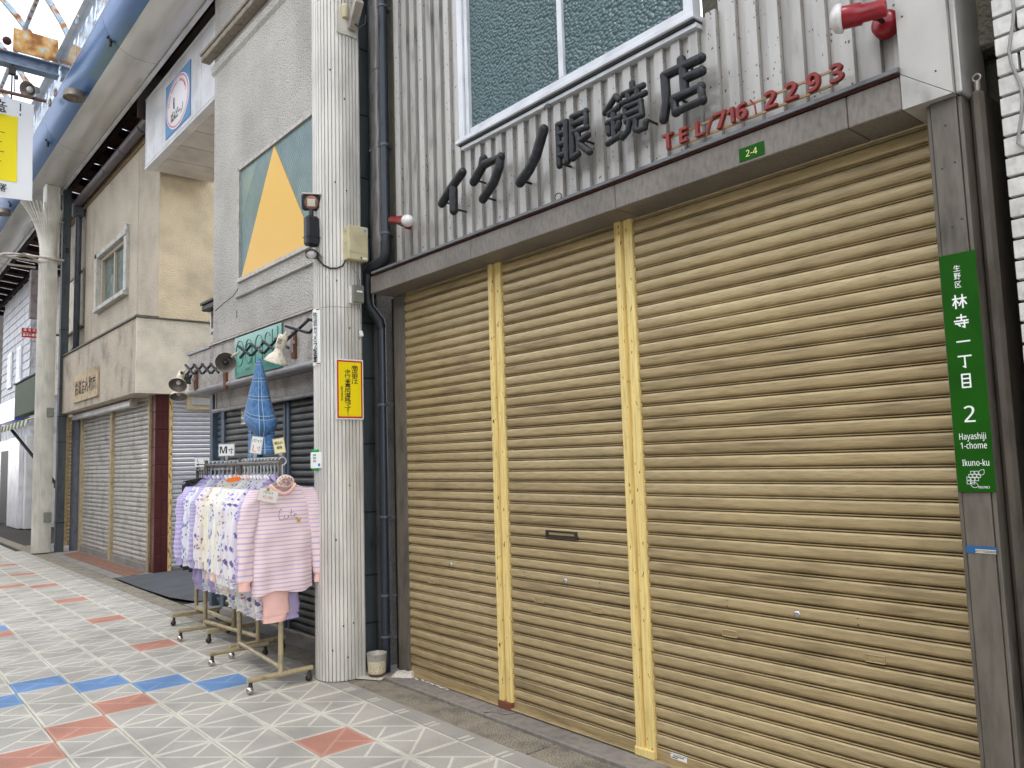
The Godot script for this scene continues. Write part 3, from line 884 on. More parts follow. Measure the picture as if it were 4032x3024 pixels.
func address_sign():
	var a := thing("address_sign", "tall green enamel street address sign with white lettering on the right post", "sign", Vector3(-0.922, 1.63, -2.697))
	var mb := MB.new()
	mb.box(Vector3.ZERO, Vector3(0.108, 0.763, 0.004), 0.0015)
	pm(a, "plate", mb, M.green)
	var z := 0.0024
	lettering(a, "生野区", Vector3(-0.003, 0.333, z), Vector3.RIGHT, Vector3.UP, Vector2(0.019, 0.020), 0.0265, 0.0018, M.white)
	lettering(a, "林寺一丁目", Vector3(-0.003, 0.224, z), Vector3.RIGHT, Vector3.UP, Vector2(0.039, 0.041), 0.0637, 0.0048, M.white)
	text(a, "lettering", "2", 0.052, Vector3(-0.001, -0.137, z), M.white)
	text(a, "lettering", "Hayashiji", 0.0195, Vector3(0.001, -0.207, z), M.white, false, 0.0008, Basis(), 0.72)
	text(a, "lettering", "1-chome", 0.0195, Vector3(0.002, -0.236, z), M.white, false, 0.0008, Basis(), 0.72)
	text(a, "lettering", "Ikuno-ku", 0.0195, Vector3(0.004, -0.29, z), M.white, false, 0.0008, Basis(), 0.72)
	var lg := MB.new()
	var k := 0
	for c in [[-0.008, 0.024], [0.004, 0.024], [-0.014, 0.014], [-0.002, 0.015], [0.010, 0.014], [-0.02, 0.006], [-0.008, 0.004], [0.004, 0.004], [-0.02, -0.006], [-0.008, -0.006]]:
		var q := [Vector2(-0.0048, -0.0048), Vector2(0.0048, -0.0048), Vector2(0.0048, 0.0048), Vector2(-0.0048, 0.0048)]
		for e in 4:
			stroke(lg, q[e] + Vector2(c[0], c[1]), q[(e + 1) % 4] + Vector2(c[0], c[1]), Vector3(0, -0.345, z + 0.00004 * k), Vector3.RIGHT, Vector3.UP, 0.0013)
			k += 1
	for lf in [[0.012, 0.016, 0.026, 0.034, 0.5], [-0.016, -0.010, 0.008, -0.018, -0.7]]:
		var p0 := Vector2(lf[0], lf[1])
		var p1 := Vector2(lf[2], lf[3])
		var nn := Vector2(-(p1 - p0).y, (p1 - p0).x)
		for s in [1.0, -1.0]:
			var pr := p0
			for t in range(1, 7):
				var u := t / 6.0
				var p: Vector2 = p0.lerp(p1, u) + nn * s * 0.33 * sin(PI * u)
				stroke(lg, pr, p, Vector3(0, -0.345, z + 0.00004 * k), Vector3.RIGHT, Vector3.UP, 0.0012)
				pr = p
				k += 1
	pm(a, "emblem", lg, M.white)
	text(a, "lettering", "IKUNO", 0.0075, Vector3(0.022, -0.366, z), M.white)

func red_lamps():
	var info := [["red floodlight with domed white lens at the left end of the black letters", Vector3(-4.20, 2.93, -2.75), Vector3(-4.262, 2.972, -2.665), Vector3(-3.99, 2.89, -2.63), 0.026],
		["large red floodlight on a round red base at the top right of the cladding", Vector3(-1.105, 2.89, -2.745), Vector3(-1.055, 2.886, -2.64), Vector3(-1.215, 2.898, -2.59), 0.034]]
	for d in info:
		var l := thing("sign_floodlight", d[0], "lamp", d[1])
		var o: Vector3 = d[1]
		var p0: Vector3 = d[2] - o
		var p1: Vector3 = d[3] - o
		var r: float = d[4]
		var dir := (p1 - p0).normalized()
		var bs := Basis(Quaternion(Vector3.UP, dir))
		var L := p0.distance_to(p1)
		var disc := MB.new()
		var dk := 1.0 if r > 0.03 else 0.42
		disc.lathe([Vector2(0, 0.022), Vector2(0.03 * dk, 0.02), Vector2(0.047 * dk, 0.008), Vector2(0.05 * dk, -0.02)], Transform3D(Basis(Vector3.RIGHT, PI / 2), Vector3.ZERO), 20)
		pm(l, "mounting_base", disc, M.red_lamp)
		var arm := MB.new()
		arm.tube([Vector3(0, 0, 0), Vector3(0, 0.0, 0.05), p0 + dir * L * 0.3 + Vector3(0, -r * 0.6, 0)], 0.009, 8)
		pm(l, "arm", arm, M.darkmetal)
		var body := MB.new()
		body.lathe([Vector2(0, 0), Vector2(r * 0.75, 0.0), Vector2(r * 0.85, 0.006), Vector2(r * 0.9, L * 0.45), Vector2(r * 1.12, L * 0.47), Vector2(r * 1.15, L * 0.82)], Transform3D(bs, p0), 20)
		pm(l, "housing", body, M.red_lamp)
		var lens := MB.new()
		lens.lathe([Vector2(r * 1.15, L * 0.821), Vector2(r * 1.45, L * 0.84), Vector2(r * 1.5, L * 0.9), Vector2(r * 1.3, L * 0.99), Vector2(r * 0.75, L * 1.06), Vector2(0, L * 1.085)], Transform3D(bs, p0), 20)
		pm(l, "lens", lens, M.milk)

# ---------------------------------------------------------------- right edge: gap wall and white bricks
func right_neighbour():
	var g := thing("gap_wall", "dark stained concrete wall in the narrow gap beside the right post", "wall")
	var mb := MB.new()
	mb.bx(-0.9, 0.4, 0.0, 2.735, -3.4, -2.98, 0.01)
	pm(g, "lower_wall", mb, M.darkwall)
	var up := MB.new()
	up.bx(-0.95, 0.4, 2.74, 6.4, -3.4, -2.9, 0.012)
	pm(g, "upper_wall", up, mat(S(142, 138, 122), 0.95, 0.0, TX["grime"], Vector3(1, 1, 1), TX["speck"], Vector3(2, 2, 2), TX["stucco"], 0.6))
	var w := thing("white_brick_building", "corner of a white glazed brick front at the right edge of the picture", "building")
	var core := MB.new()
	core.bx(-0.75, 0.35, 0.0, 6.4, -2.95, -2.728)
	pm(w, "wall", core, mat(S(58, 52, 50), 0.9))
	var p := 0.0645
	var ms := []
	for wd in [0.065, 0.135]:
		var b := MB.new()
		b.box(Vector3(wd / 2, 0, 0), Vector3(wd - 0.008, p - 0.0095, 0.03), 0.0018)
		ms.append(b.done())
	for r in 66:
		var y := 0.05 + p * r
		var x := -0.765 + (0.0 if true else 0.0)
		var k := r % 2
		var c := 0
		while x < -0.3 and c < 5:
			var half := (c == 0 and k == 1)
			part(w, "brick", ms[0 if half else 1], M.whitebrick, Vector3(x, y, -2.706 + rng.randf_range(-0.001, 0.001)))
			x += 0.065 if half else 0.135
			c += 1
	var cab := thing("wall_cable", "thin grey cable hanging down the white glazed bricks", "cable")
	var cb := MB.new()
	var pts := []
	for i in 30:
		var y := 3.4 - i * 0.042
		pts.append(Vector3(-0.71 + 0.012 * sin(i * 0.9) - 0.0 + (0.03 if i > 26 else 0.0), y, -2.685 + 0.004 * sin(i * 1.7)))
	cb.tube(pts, 0.005, 6)
	pm(cab, "cable", cb, M.duct)
	var eye := thing("eye_bolt", "small rusty eye bolt in the dark gap beside the fascia corner", "hook", Vector3(-0.846, 2.565, -2.78))
	var eb := MB.new()
	var ring := []
	for i in 13:
		ring.append(Vector3(0.012 * cos(TAU * i / 12), 0.03 + 0.012 * sin(TAU * i / 12), 0))
	eb.tube(ring, 0.0035, 6, false)
	eb.tube([Vector3(0, 0.018, 0), Vector3(0, -0.03, 0)], 0.009, 8)
	pm(eye, "bolt", eb, M.alu)

# ---------------------------------------------------------------- fluted columns
func column_ring(c: Vector2, r: float, back: float) -> PackedVector2Array:
	var P := PackedVector2Array()
	# walk the outline: left side (back to front), half circle, right side (front to back); coordinates (x, -z)
	var side := c.y - back
	var total := side * 2 + PI * r
	var n := int(round(total / 0.0255))
	var at := func(s: float, off: float) -> Vector2:
		if s < side: return Vector2(c.x - r - off, back + s)
		s -= side
		if s < PI * r:
			var a := s / r
			return Vector2(c.x - cos(a) * (r + off), c.y + sin(a) * (r + off))
		s -= PI * r
		return Vector2(c.x + r + off, c.y - s)
	for i in n:
		var s0 := total * i / n
		var w := total / n
		P.append(at.call(s0, 0.0))
		P.append(at.call(s0 + w * 0.76, 0.0))
		P.append(at.call(s0 + w * 0.79, -0.014))
		P.append(at.call(s0 + w * 0.97, -0.014))
	P.append(Vector2(c.x + r, back))
	# to (x, -z) counter-clockwise
	var Q := PackedVector2Array()
	for i in P.size():
		var p := P[i]
		Q.append(Vector2(p.x, p.y))
	return Q

func fluted(par: Node, x: float, zc: float, r: float, cuts: Array, m: Material):
	var ring := column_ring(Vector2(0, zc), r, zc - 0.10)
	# ring y is +z here; extrude wants ux x uy = depth direction (up)
	for k in cuts.size() - 1:
		var mb := MB.new()
		var rv := PackedVector2Array()
		for p in ring: rv.append(Vector2(p.y, p.x))
		mb.extrude(rv, Vector3(x, cuts[k] + 0.0015, 0), Vector3(0, 0, 1), Vector3(1, 0, 0), Vector3(0, cuts[k + 1] - cuts[k] - 0.003, 0))
		pm(par, "column_cladding", mb, m)

func cpt(a: float, r: float, y: float) -> Vector3:
	return Vector3(-4.79 + r * sin(deg_to_rad(a)), y, -2.55 + r * cos(deg_to_rad(a)))

func near_column():
	var c := thing("arcade_column", "white fluted metal column beside the clothes racks", "column")
	fluted(c, -4.79, -2.55, 0.16, [0.004, 2.44, 4.62, 6.45], M.flute)
	var post := MB.new()
	post.bx(-4.955, -4.79, 0.0, 6.5, -2.835, -2.742, 0.004)
	var pp := pm(c, "steel_post", post, M.post)
	var st := MB.new()
	for y in [0.3, 0.62, 1.05, 1.52, 1.98, 2.37, 2.6, 3.0, 3.43, 3.9, 4.4]:
		st.bx(-4.957, -4.785, y, y + 0.012, -2.838, -2.738, 0.002)
	pm(pp, "strap", st, M.darkmetal)
	var sc := MB.new()
	for q in [[70, 0.35], [95, 0.36], [55, 0.9], [88, 1.25], [60, 2.0], [92, 2.3], [62, 2.62], [88, 3.25], [60, 3.3], [85, 3.9], [50, 4.1], [45, 0.2], [80, 0.15]]:
		sc.ball(cpt(q[0], 0.16, q[1]), 0.006, 6)
	pm(c, "screw", sc, M.darkmetal)

	# flood lamp with sensor
	var l := thing("sensor_light", "black security light with square head and drooping sensor hood on the fluted column", "lamp", Vector3(-4.765, 2.86, -2.35))
	var body := MB.new()
	body.box(Vector3(0, 0.105, 0), Vector3(0.07, 0.205, 0.092), 0.014)
	body.box(Vector3(0.002, 0.06, 0), Vector3(0.074, 0.004, 0.096))
	pm(l, "housing", body, M.black)
	var neck := MB.new()
	neck.tube([Vector3(0, 0.2, 0), Vector3(0, 0.255, 0.0)], 0.016, 10)
	pm(l, "neck", neck, M.black)
	var hb := Basis(Vector3.UP, deg_to_rad(62)) * Basis(Vector3.RIGHT, deg_to_rad(18))
	var head := MB.new()
	head.box(hb * Vector3(0, 0, -0.02) + Vector3(0, 0.305, 0.0), Vector3(0.128, 0.112, 0.05), 0.014, hb)
	pm(l, "head", head, M.black)
	var cap := MB.new()
	cap.box(hb * Vector3(0, 0.058, -0.02) + Vector3(0, 0.305, 0.0), Vector3(0.126, 0.012, 0.054), 0.005, hb)
	pm(l, "cap", cap, M.alu)
	var face := MB.new()
	var xf := Transform3D(hb * Basis(Vector3.RIGHT, PI / 2), Vector3(0, 0.305, 0) + hb * Vector3(0, 0, 0.0055))
	face.lathe([Vector2(0, 0.001), Vector2(0.044, 0.001), Vector2(0.046, 0.0)], xf, 24)
	pm(l, "reflector", face, base(S(150, 104, 88), 0.3, 0.3))
	var led := MB.new()
	led.box(hb * Vector3(0, 0, 0.0085) + Vector3(0, 0.305, 0), Vector3(0.052, 0.05, 0.004), 0.001, hb)
	pm(l, "diode_plate", led, base(S(220, 214, 196), 0.4))
	# sensor: a ball lens under a peaked hood
	var hood := MB.new()
	var g := []
	var sb := Basis(Vector3.UP, deg_to_rad(62))
	for i in 5:
		var row := []
		for j in 9:
			var t := (j - 4) / 4.0
			var o := i / 4.0
			row.append(sb * Vector3(t * 0.075, -0.005 - 0.055 * t * t - o * 0.03, -0.05 + o * 0.11 * (1.0 - 0.25 * t * t)))
		g.append(row)
	hood.sheet(g)
	pm(l, "hood", hood, M.darkmetal)
	var eye := MB.new()
	eye.ball(sb * Vector3(0, -0.055, 0.012), 0.038, 14, Vector3(1, 0.8, 1))
	pm(l, "sensor_lens", eye, M.milk)
	var holder := MB.new()
	holder.box(sb * Vector3(0.0, -0.05, -0.02), Vector3(0.08, 0.05, 0.06), 0.012, sb)
	pm(l, "sensor_body", holder, M.black)
	var br := MB.new()
	br.box(Vector3(-0.005, 0.08, -0.05), Vector3(0.05, 0.1, 0.03), 0.003)
	pm(l, "bracket", br, M.black)

	var ca := thing("black_cable", "black cable sagging from the security light to the cream junction box", "cable")
	var cb := MB.new()
	cb.tube([cpt(8, 0.19, 2.84), cpt(18, 0.175, 2.77), cpt(32, 0.172, 2.725), cpt(48, 0.172, 2.70), cpt(62, 0.174, 2.70), cpt(74, 0.178, 2.715), cpt(80, 0.186, 2.75)], 0.0065, 8)
	pm(ca, "cable", cb, M.black)

	var jb := thing("junction_box", "cream plastic junction box with a hinged lid on the fluted column", "utility box", Vector3(-4.6, 2.755, -2.588))
	var j1 := MB.new()
	j1.box(Vector3(-0.01, 0.115, 0), Vector3(0.07, 0.225, 0.145), 0.004)
	pm(jb, "case", j1, M.box_cream)
	var j2 := MB.new()
	j2.box(Vector3(0.036, 0.117, 0), Vector3(0.026, 0.235, 0.152), 0.006)
	j2.box(Vector3(0.0495, 0.135, 0), Vector3(0.003, 0.175, 0.125), 0.001)
	pm(jb, "lid", j2, M.box_cream)
	var j3 := MB.new()
	j3.box(Vector3(0.005, 0.135, 0.0755), Vector3(0.014, 0.035, 0.006), 0.001)
	j3.box(Vector3(0.005, 0.2, 0.0745), Vector3(0.025, 0.006, 0.004))
	pm(jb, "latch", j3, M.box_cream)
	var j4 := MB.new()
	j4.box(Vector3(0.0502, 0.016, -0.045), Vector3(0.001, 0.012, 0.036))
	pm(jb, "maker_label", j4, M.white)
	var j5 := MB.new()
	j5.box(Vector3(0.0515, 0.207, -0.048), Vector3(0.001, 0.018, 0.02))
	pm(jb, "blue_sticker", j5, base(S(110, 160, 214), 0.4))
	var j6 := MB.new()
	j6.box(Vector3(0.0502, 0.016, -0.018), Vector3(0.001, 0.012, 0.008))
	pm(jb, "mark", j6, M.ink)

	var gb := thing("switch_box", "small grey switch box below the cream junction box on the column", "utility box", Vector3(-4.61, 2.465, -2.593))
	var g1 := MB.new()
	g1.box(Vector3(-0.012, 0.06, 0.0), Vector3(0.05, 0.12, 0.086), 0.004)
	pm(gb, "case", g1, M.milk)
	var g2 := MB.new()
	g2.box(Vector3(0.026, 0.064, -0.004), Vector3(0.022, 0.122, 0.084), 0.006)
	pm(gb, "cover", g2, M.box_grey)
	var g3 := MB.new()
	g3.box(Vector3(0.0375, 0.08, -0.01), Vector3(0.001, 0.012, 0.042))
	pm(gb, "label", g3, M.white)
	var wires := thing("grey_wires", "thin grey wires between the cream and grey boxes, running down to a loose plug", "cable")
	var wb := MB.new()
	wb.tube([Vector3(-4.60, 2.755, -2.56), Vector3(-4.595, 2.70, -2.565), Vector3(-4.598, 2.67, -2.6), Vector3(-4.6, 2.63, -2.62), Vector3(-4.6, 2.585, -2.622)], 0.003, 6)
	wb.tube([Vector3(-4.60, 2.755, -2.61), Vector3(-4.6, 2.6, -2.615), Vector3(-4.6, 2.585, -2.615)], 0.003, 6)
	wb.tube([Vector3(-4.602, 2.468, -2.615), Vector3(-4.598, 2.4, -2.625), Vector3(-4.606, 2.34, -2.628), Vector3(-4.602, 2.285, -2.632)], 0.003, 6)
	pm(wires, "wire", wb, M.duct)
	var pg := MB.new()
	pg.box(Vector3(-4.6, 2.262, -2.627), Vector3(0.02, 0.04, 0.028), 0.006, Basis(Vector3.RIGHT, 0.3))
	pm(wires, "plug", pg, M.white)
	var pr := MB.new()
	pr.box(Vector3(-4.6, 2.232, -2.612), Vector3(0.004, 0.022, 0.004), 0.0, Basis(Vector3.RIGHT, 0.3))
	pr.box(Vector3(-4.6, 2.236, -2.624), Vector3(0.004, 0.022, 0.004), 0.0, Basis(Vector3.RIGHT, 0.3))
	pm(wires, "prong", pr, M.steel)

	# curved strip sign
	var vs := thing("camera_notice", "tall narrow white notice with black characters wrapped round the left of the column", "sign")
	var sm := MB.new()
	var rows := []
	for y in [2.44, 2.056]:
		var row := []
		for i in 13:
			row.append(cpt(-36 + 56.0 * i / 12, 0.1645, y))
		rows.append(row)
	sm.sheet(rows)
	pm(vs, "sheet", sm, M.white)
	var txt := MB.new()
	var i0 := 0
	for ch in "防犯カメラ設置":
		var a := 1.0
		var ux := Vector3(cos(deg_to_rad(a)), 0, -sin(deg_to_rad(a)))
		var nn := Vector3(sin(deg_to_rad(a)), 0, cos(deg_to_rad(a)))
		glyph(txt, ch, cpt(a, 0.168, 2.392 - 0.0485 * i0), ux, Vector3.UP, 0.05, 0.042, 0.0056, nn)
		i0 += 1
	pm(vs, "lettering", txt, M.ink)
	for yy in [2.432, 2.064]:
		var bar := MB.new()
		var rr := []
		for y in [yy + 0.004, yy - 0.004]:
			var row := []
			for i in 5:
				row.append(cpt(5 + 14.0 * i / 4, 0.1652, y))
			rr.append(row)
		bar.sheet(rr)
		pm(vs, "red_bar", bar, base(S(170, 30, 40), 0.5))

	var ys := thing("pedestrian_notice", "yellow notice with red border and black vertical characters on the fluted column", "sign", Vector3(-4.612, 1.884, -2.543))
	var turn := Basis(Vector3.UP, deg_to_rad(90))
	var y1 := MB.new()
	y1.box(Vector3.ZERO, Vector3(0.004, 0.402, 0.204), 0.001)
	pm(ys, "board", y1, M.white)
	var y2 := MB.new()
	y2.box(Vector3(0.0024, 0, 0), Vector3(0.001, 0.384, 0.188))
	pm(ys, "red_border", y2, base(S(196, 36, 44), 0.45))
	var y3 := MB.new()
	y3.box(Vector3(0.0034, 0, 0), Vector3(0.001, 0.362, 0.166), 0.0004)
	pm(ys, "yellow_field", y3, base(S(250, 226, 0), 0.45))
	var R := Vector3(0, 0, -1)
	lettering(ys, "商店街は", Vector3(0.0042, 0.147, -0.035), R, Vector3.UP, Vector2(0.043, 0.028), 0.0315, 0.0040, M.ink)
	lettering(ys, "歩行者専用道路です！", Vector3(0.0042, 0.118, 0.018), R, Vector3.UP, Vector2(0.043, 0.028), 0.0312, 0.0040, M.ink)
	lettering(ys, "生野本通商店街", Vector3(0.0042, 0.015, 0.06), R, Vector3.UP, Vector2(0.014, 0.012), 0.0145, 0.0014, M.ink)

	var gs := thing("white_key_box", "small white printed card in a green holder on the left of the column", "sign", cpt(6, 0.172, 1.42))
	gs.rotation.y = deg_to_rad(30)
	var q1 := MB.new()
	q1.box(Vector3(0, 0.0, 0), Vector3(0.085, 0.105, 0.012), 0.003)
	pm(gs, "card", q1, M.white)
	var q2 := MB.new()
	q2.box(Vector3(-0.01, 0.002, -0.004), Vector3(0.055, 0.14, 0.008), 0.003)
	pm(gs, "holder", q2, base(S(30, 160, 80), 0.4))
	var q3 := MB.new()
	for k in 9:
		q3.box(Vector3(-0.018 + 0.008 * (k % 3), 0.035 - 0.02 * (k / 3), 0.0062), Vector3(0.006, 0.014, 0.001))
	pm(gs, "print", q3, base(S(150, 150, 152), 0.5))
	var q4 := MB.new()
	q4.box(Vector3(0.025, -0.03, 0.0062), Vector3(0.016, 0.018, 0.001))
	pm(gs, "blue_mark", q4, base(S(50, 110, 200), 0.5))

	# camera high on the column
	var cam := thing("wall_camera", "grey bracket camera on a white plate near the top of the column", "camera", Vector3(-4.622, 4.44, -2.556))
	var c1 := MB.new()
	c1.box(Vector3.ZERO, Vector3(0.006, 0.155, 0.165), 0.002)
	pm(cam, "mounting_plate", c1, M.flute_old)
	var c2 := MB.new()
	var cbz := Basis(Vector3.UP, deg_to_rad(-10)) * Basis(Vector3.BACK, deg_to_rad(38))
	c2.box(Vector3(0.085, 0.045, -0.02), Vector3(0.2, 0.055, 0.06), 0.004, cbz)
	pm(cam, "camera_body", c2, M.alu)
	var c3 := MB.new()
	c3.tube([Vector3(0.01, 0.04, 0.02), Vector3(0.01, 0.115, 0.02)], [0.022, 0.03], 14)
	c3.ball(Vector3(0.01, 0.115, 0.02), 0.03, 12)
	pm(cam, "sensor_dome", c3, base(S(196, 186, 150), 0.5))
	var c4 := MB.new()
	c4.tube([Vector3(0.05, 0.0, -0.03), Vector3(0.09, -0.045, -0.05), Vector3(0.13, -0.03, -0.07), Vector3(0.14, 0.03, -0.07)], 0.007, 8)
	pm(cam, "cord", c4, M.black)

func gap_services():
	var w := thing("stone_pier", "narrow rough stone pier behind the column's steel post", "wall")
	var mb := MB.new()
	mb.bx(-5.3, -4.752, 0.0, 6.5, -3.2, -2.842, 0.004)
	pm(w, "pier", mb, mat(S(170, 164, 156), 0.95, 0.0, TX["agg"], Vector3(2.2, 2.2, 2.2), TX["grime"], Vector3(1, 0.6, 1), TX["stucco"], 0.5))
	var d := thing("sheet_metal_duct", "dented grey sheet-metal duct between the column and the black drainpipe", "duct")
	for s in [[2.66, 3.62], [3.625, 4.2], [4.205, 6.4]]:
		var db := MB.new()
		var g := []
		var rows := 10
		for i in rows + 1:
			var y: float = lerpf(s[0], s[1], float(i) / rows)
			var ring := []
			for q in [[-4.748, -2.85], [-4.748, -2.80], [-4.742, -2.79], [-4.69, -2.785], [-4.638, -2.79], [-4.630, -2.80], [-4.630, -2.85]]:
				ring.append(Vector3(q[0] + rng.randf_range(-0.004, 0.004), y, q[1] + rng.randf_range(-0.005, 0.005)))
			g.append(ring)
		db.sheet(g)
		pm(d, "duct_section", db, M.duct)
	var p := thing("black_drainpipe", "black plastic drainpipe with an offset elbow left of the gold shutters", "pipe")
	var A := MB.new()
	A.tube([Vector3(-4.45, 6.3, -2.74), Vector3(-4.45, 2.84, -2.74)], 0.031, 18)
	pm(p, "upper_pipe", A, M.pipe)
	var E := MB.new()
	E.tube([Vector3(-4.45, 2.88, -2.74), Vector3(-4.45, 2.80, -2.738), Vector3(-4.46, 2.765, -2.735), Vector3(-4.49, 2.748, -2.73), Vector3(-4.60, 2.735, -2.722), Vector3(-4.645, 2.72, -2.72), Vector3(-4.66, 2.685, -2.72), Vector3(-4.66, 2.50, -2.72), Vector3(-4.658, 2.46, -2.73), Vector3(-4.645, 2.42, -2.76), Vector3(-4.63, 2.37, -2.79), Vector3(-4.625, 2.32, -2.80)], 0.038, 16)
	pm(p, "offset_elbow", E, M.black)
	var B := MB.new()
	B.tube([Vector3(-4.625, 2.36, -2.80), Vector3(-4.625, 0.0, -2.80)], 0.031, 18)
	pm(p, "lower_pipe", B, M.pipe)
	for y in [4.55, 3.55, 2.93]:
		var c := MB.new()
		c.tube([Vector3(-4.45, y, -2.74), Vector3(-4.45, y + 0.016, -2.74)], 0.036, 18)
		c.bx(-4.50, -4.45, y, y + 0.014, -2.80, -2.765)
		pm(p, "clip", c, M.pipe_grey)
	for y in [1.78, 1.02, 0.5, 0.23]:
		var c := MB.new()
		c.tube([Vector3(-4.625, y, -2.80), Vector3(-4.625, y + 0.014, -2.80)], 0.036, 18)
		c.bx(-4.62, -4.56, y, y + 0.012, -2.85, -2.82)
		pm(p, "clip", c, M.pipe_grey)
	var bk := thing("paint_tub", "small dirty white plastic tub with a clear rim at the foot of the drainpipe", "bucket", Vector3(-4.575, 0.018, -2.70))
	var t1 := MB.new()
	t1.lathe([Vector2(0, 0.002), Vector2(0.054, 0.0), Vector2(0.056, 0.014)], Transform3D(), 24)
	pm(bk, "base", t1, mat(S(110, 84, 62), 0.7))
	var t2 := MB.new()
	t2.lathe([Vector2(0.056, 0.0142), Vector2(0.0615, 0.092)], Transform3D(), 24)
	pm(bk, "label", t2, mat(S(226, 222, 208), 0.6, 0.0, ntex("tubprint", FastNoiseLite.TYPE_SIMPLEX_SMOOTH, 0.03, 4, [[0.25, S(200, 170, 150)], [0.4, S(232, 228, 214)], [0.6, S(240, 238, 226)], [0.72, S(214, 216, 160)]], 61), Vector3(4, 4, 4)))
	var t3 := MB.new()
	t3.lathe([Vector2(0.0615, 0.0922), Vector2(0.0655, 0.135), Vector2(0.067, 0.138), Vector2(0.0625, 0.138), Vector2(0.06, 0.1), Vector2(0, 0.1)], Transform3D(), 24)
	pm(bk, "rim", t3, mat(S(170, 166, 156), 0.3, 0.0, TX["grime"], Vector3(4, 4, 4)))
	var tray := thing("flat_scraps", "flat dirty scraps of card lying under the small tub", "litter", Vector3(-4.59, 0.0, -2.68))
	var tb := MB.new()
	tb.box(Vector3(0.0, 0.008, 0.0), Vector3(0.19, 0.005, 0.14), 0.001, Basis(Vector3.UP, 0.5))
	tb.box(Vector3(-0.05, 0.004, 0.02), Vector3(0.13, 0.004, 0.06), 0.001, Basis(Vector3.UP, -0.2))
	pm(tray, "scrap", tb, M.dirty_cloth)
	var rg := thing("folded_rag", "folded white rag lying on the step beside the left gold shutter", "cloth", Vector3(-4.41, 0.02, -2.805))
	var gr := []
	for i in 9:
		var row := []
		for j in 9:
			var u := i / 8.0 - 0.5
			var v := j / 8.0 - 0.5
			var e := minf(0.5 - absf(u), 0.5 - absf(v))
			row.append(Basis(Vector3.UP, 0.6) * Vector3(u * 0.15 + 0.006 * sin(v * 9), minf(e * 0.25, 0.022) + 0.006 * sin(u * 14 + v * 8) * minf(1.0, e * 6), v * 0.1 + 0.005 * sin(u * 11)))
		gr.append(row)
	var rm := MB.new()
	rm.sheet(gr)
	pm(rg, "cloth", rm, M.dirty_cloth)
	var lit := thing("paper_scraps", "torn paper scraps under the left gold shutter's bottom bar", "litter", Vector3(-4.1, 0.02, -2.815))
	var lm := MB.new()
	for k in 7:
		lm.box(Vector3(-0.18 + k * 0.055, 0.004, rng.randf_range(-0.006, 0.006)), Vector3(rng.randf_range(0.02, 0.05), 0.005, 0.014), 0.001, Basis(Vector3.UP, rng.randf_range(-0.4, 0.4)))
	pm(lit, "scrap", lm, M.dirty_cloth)

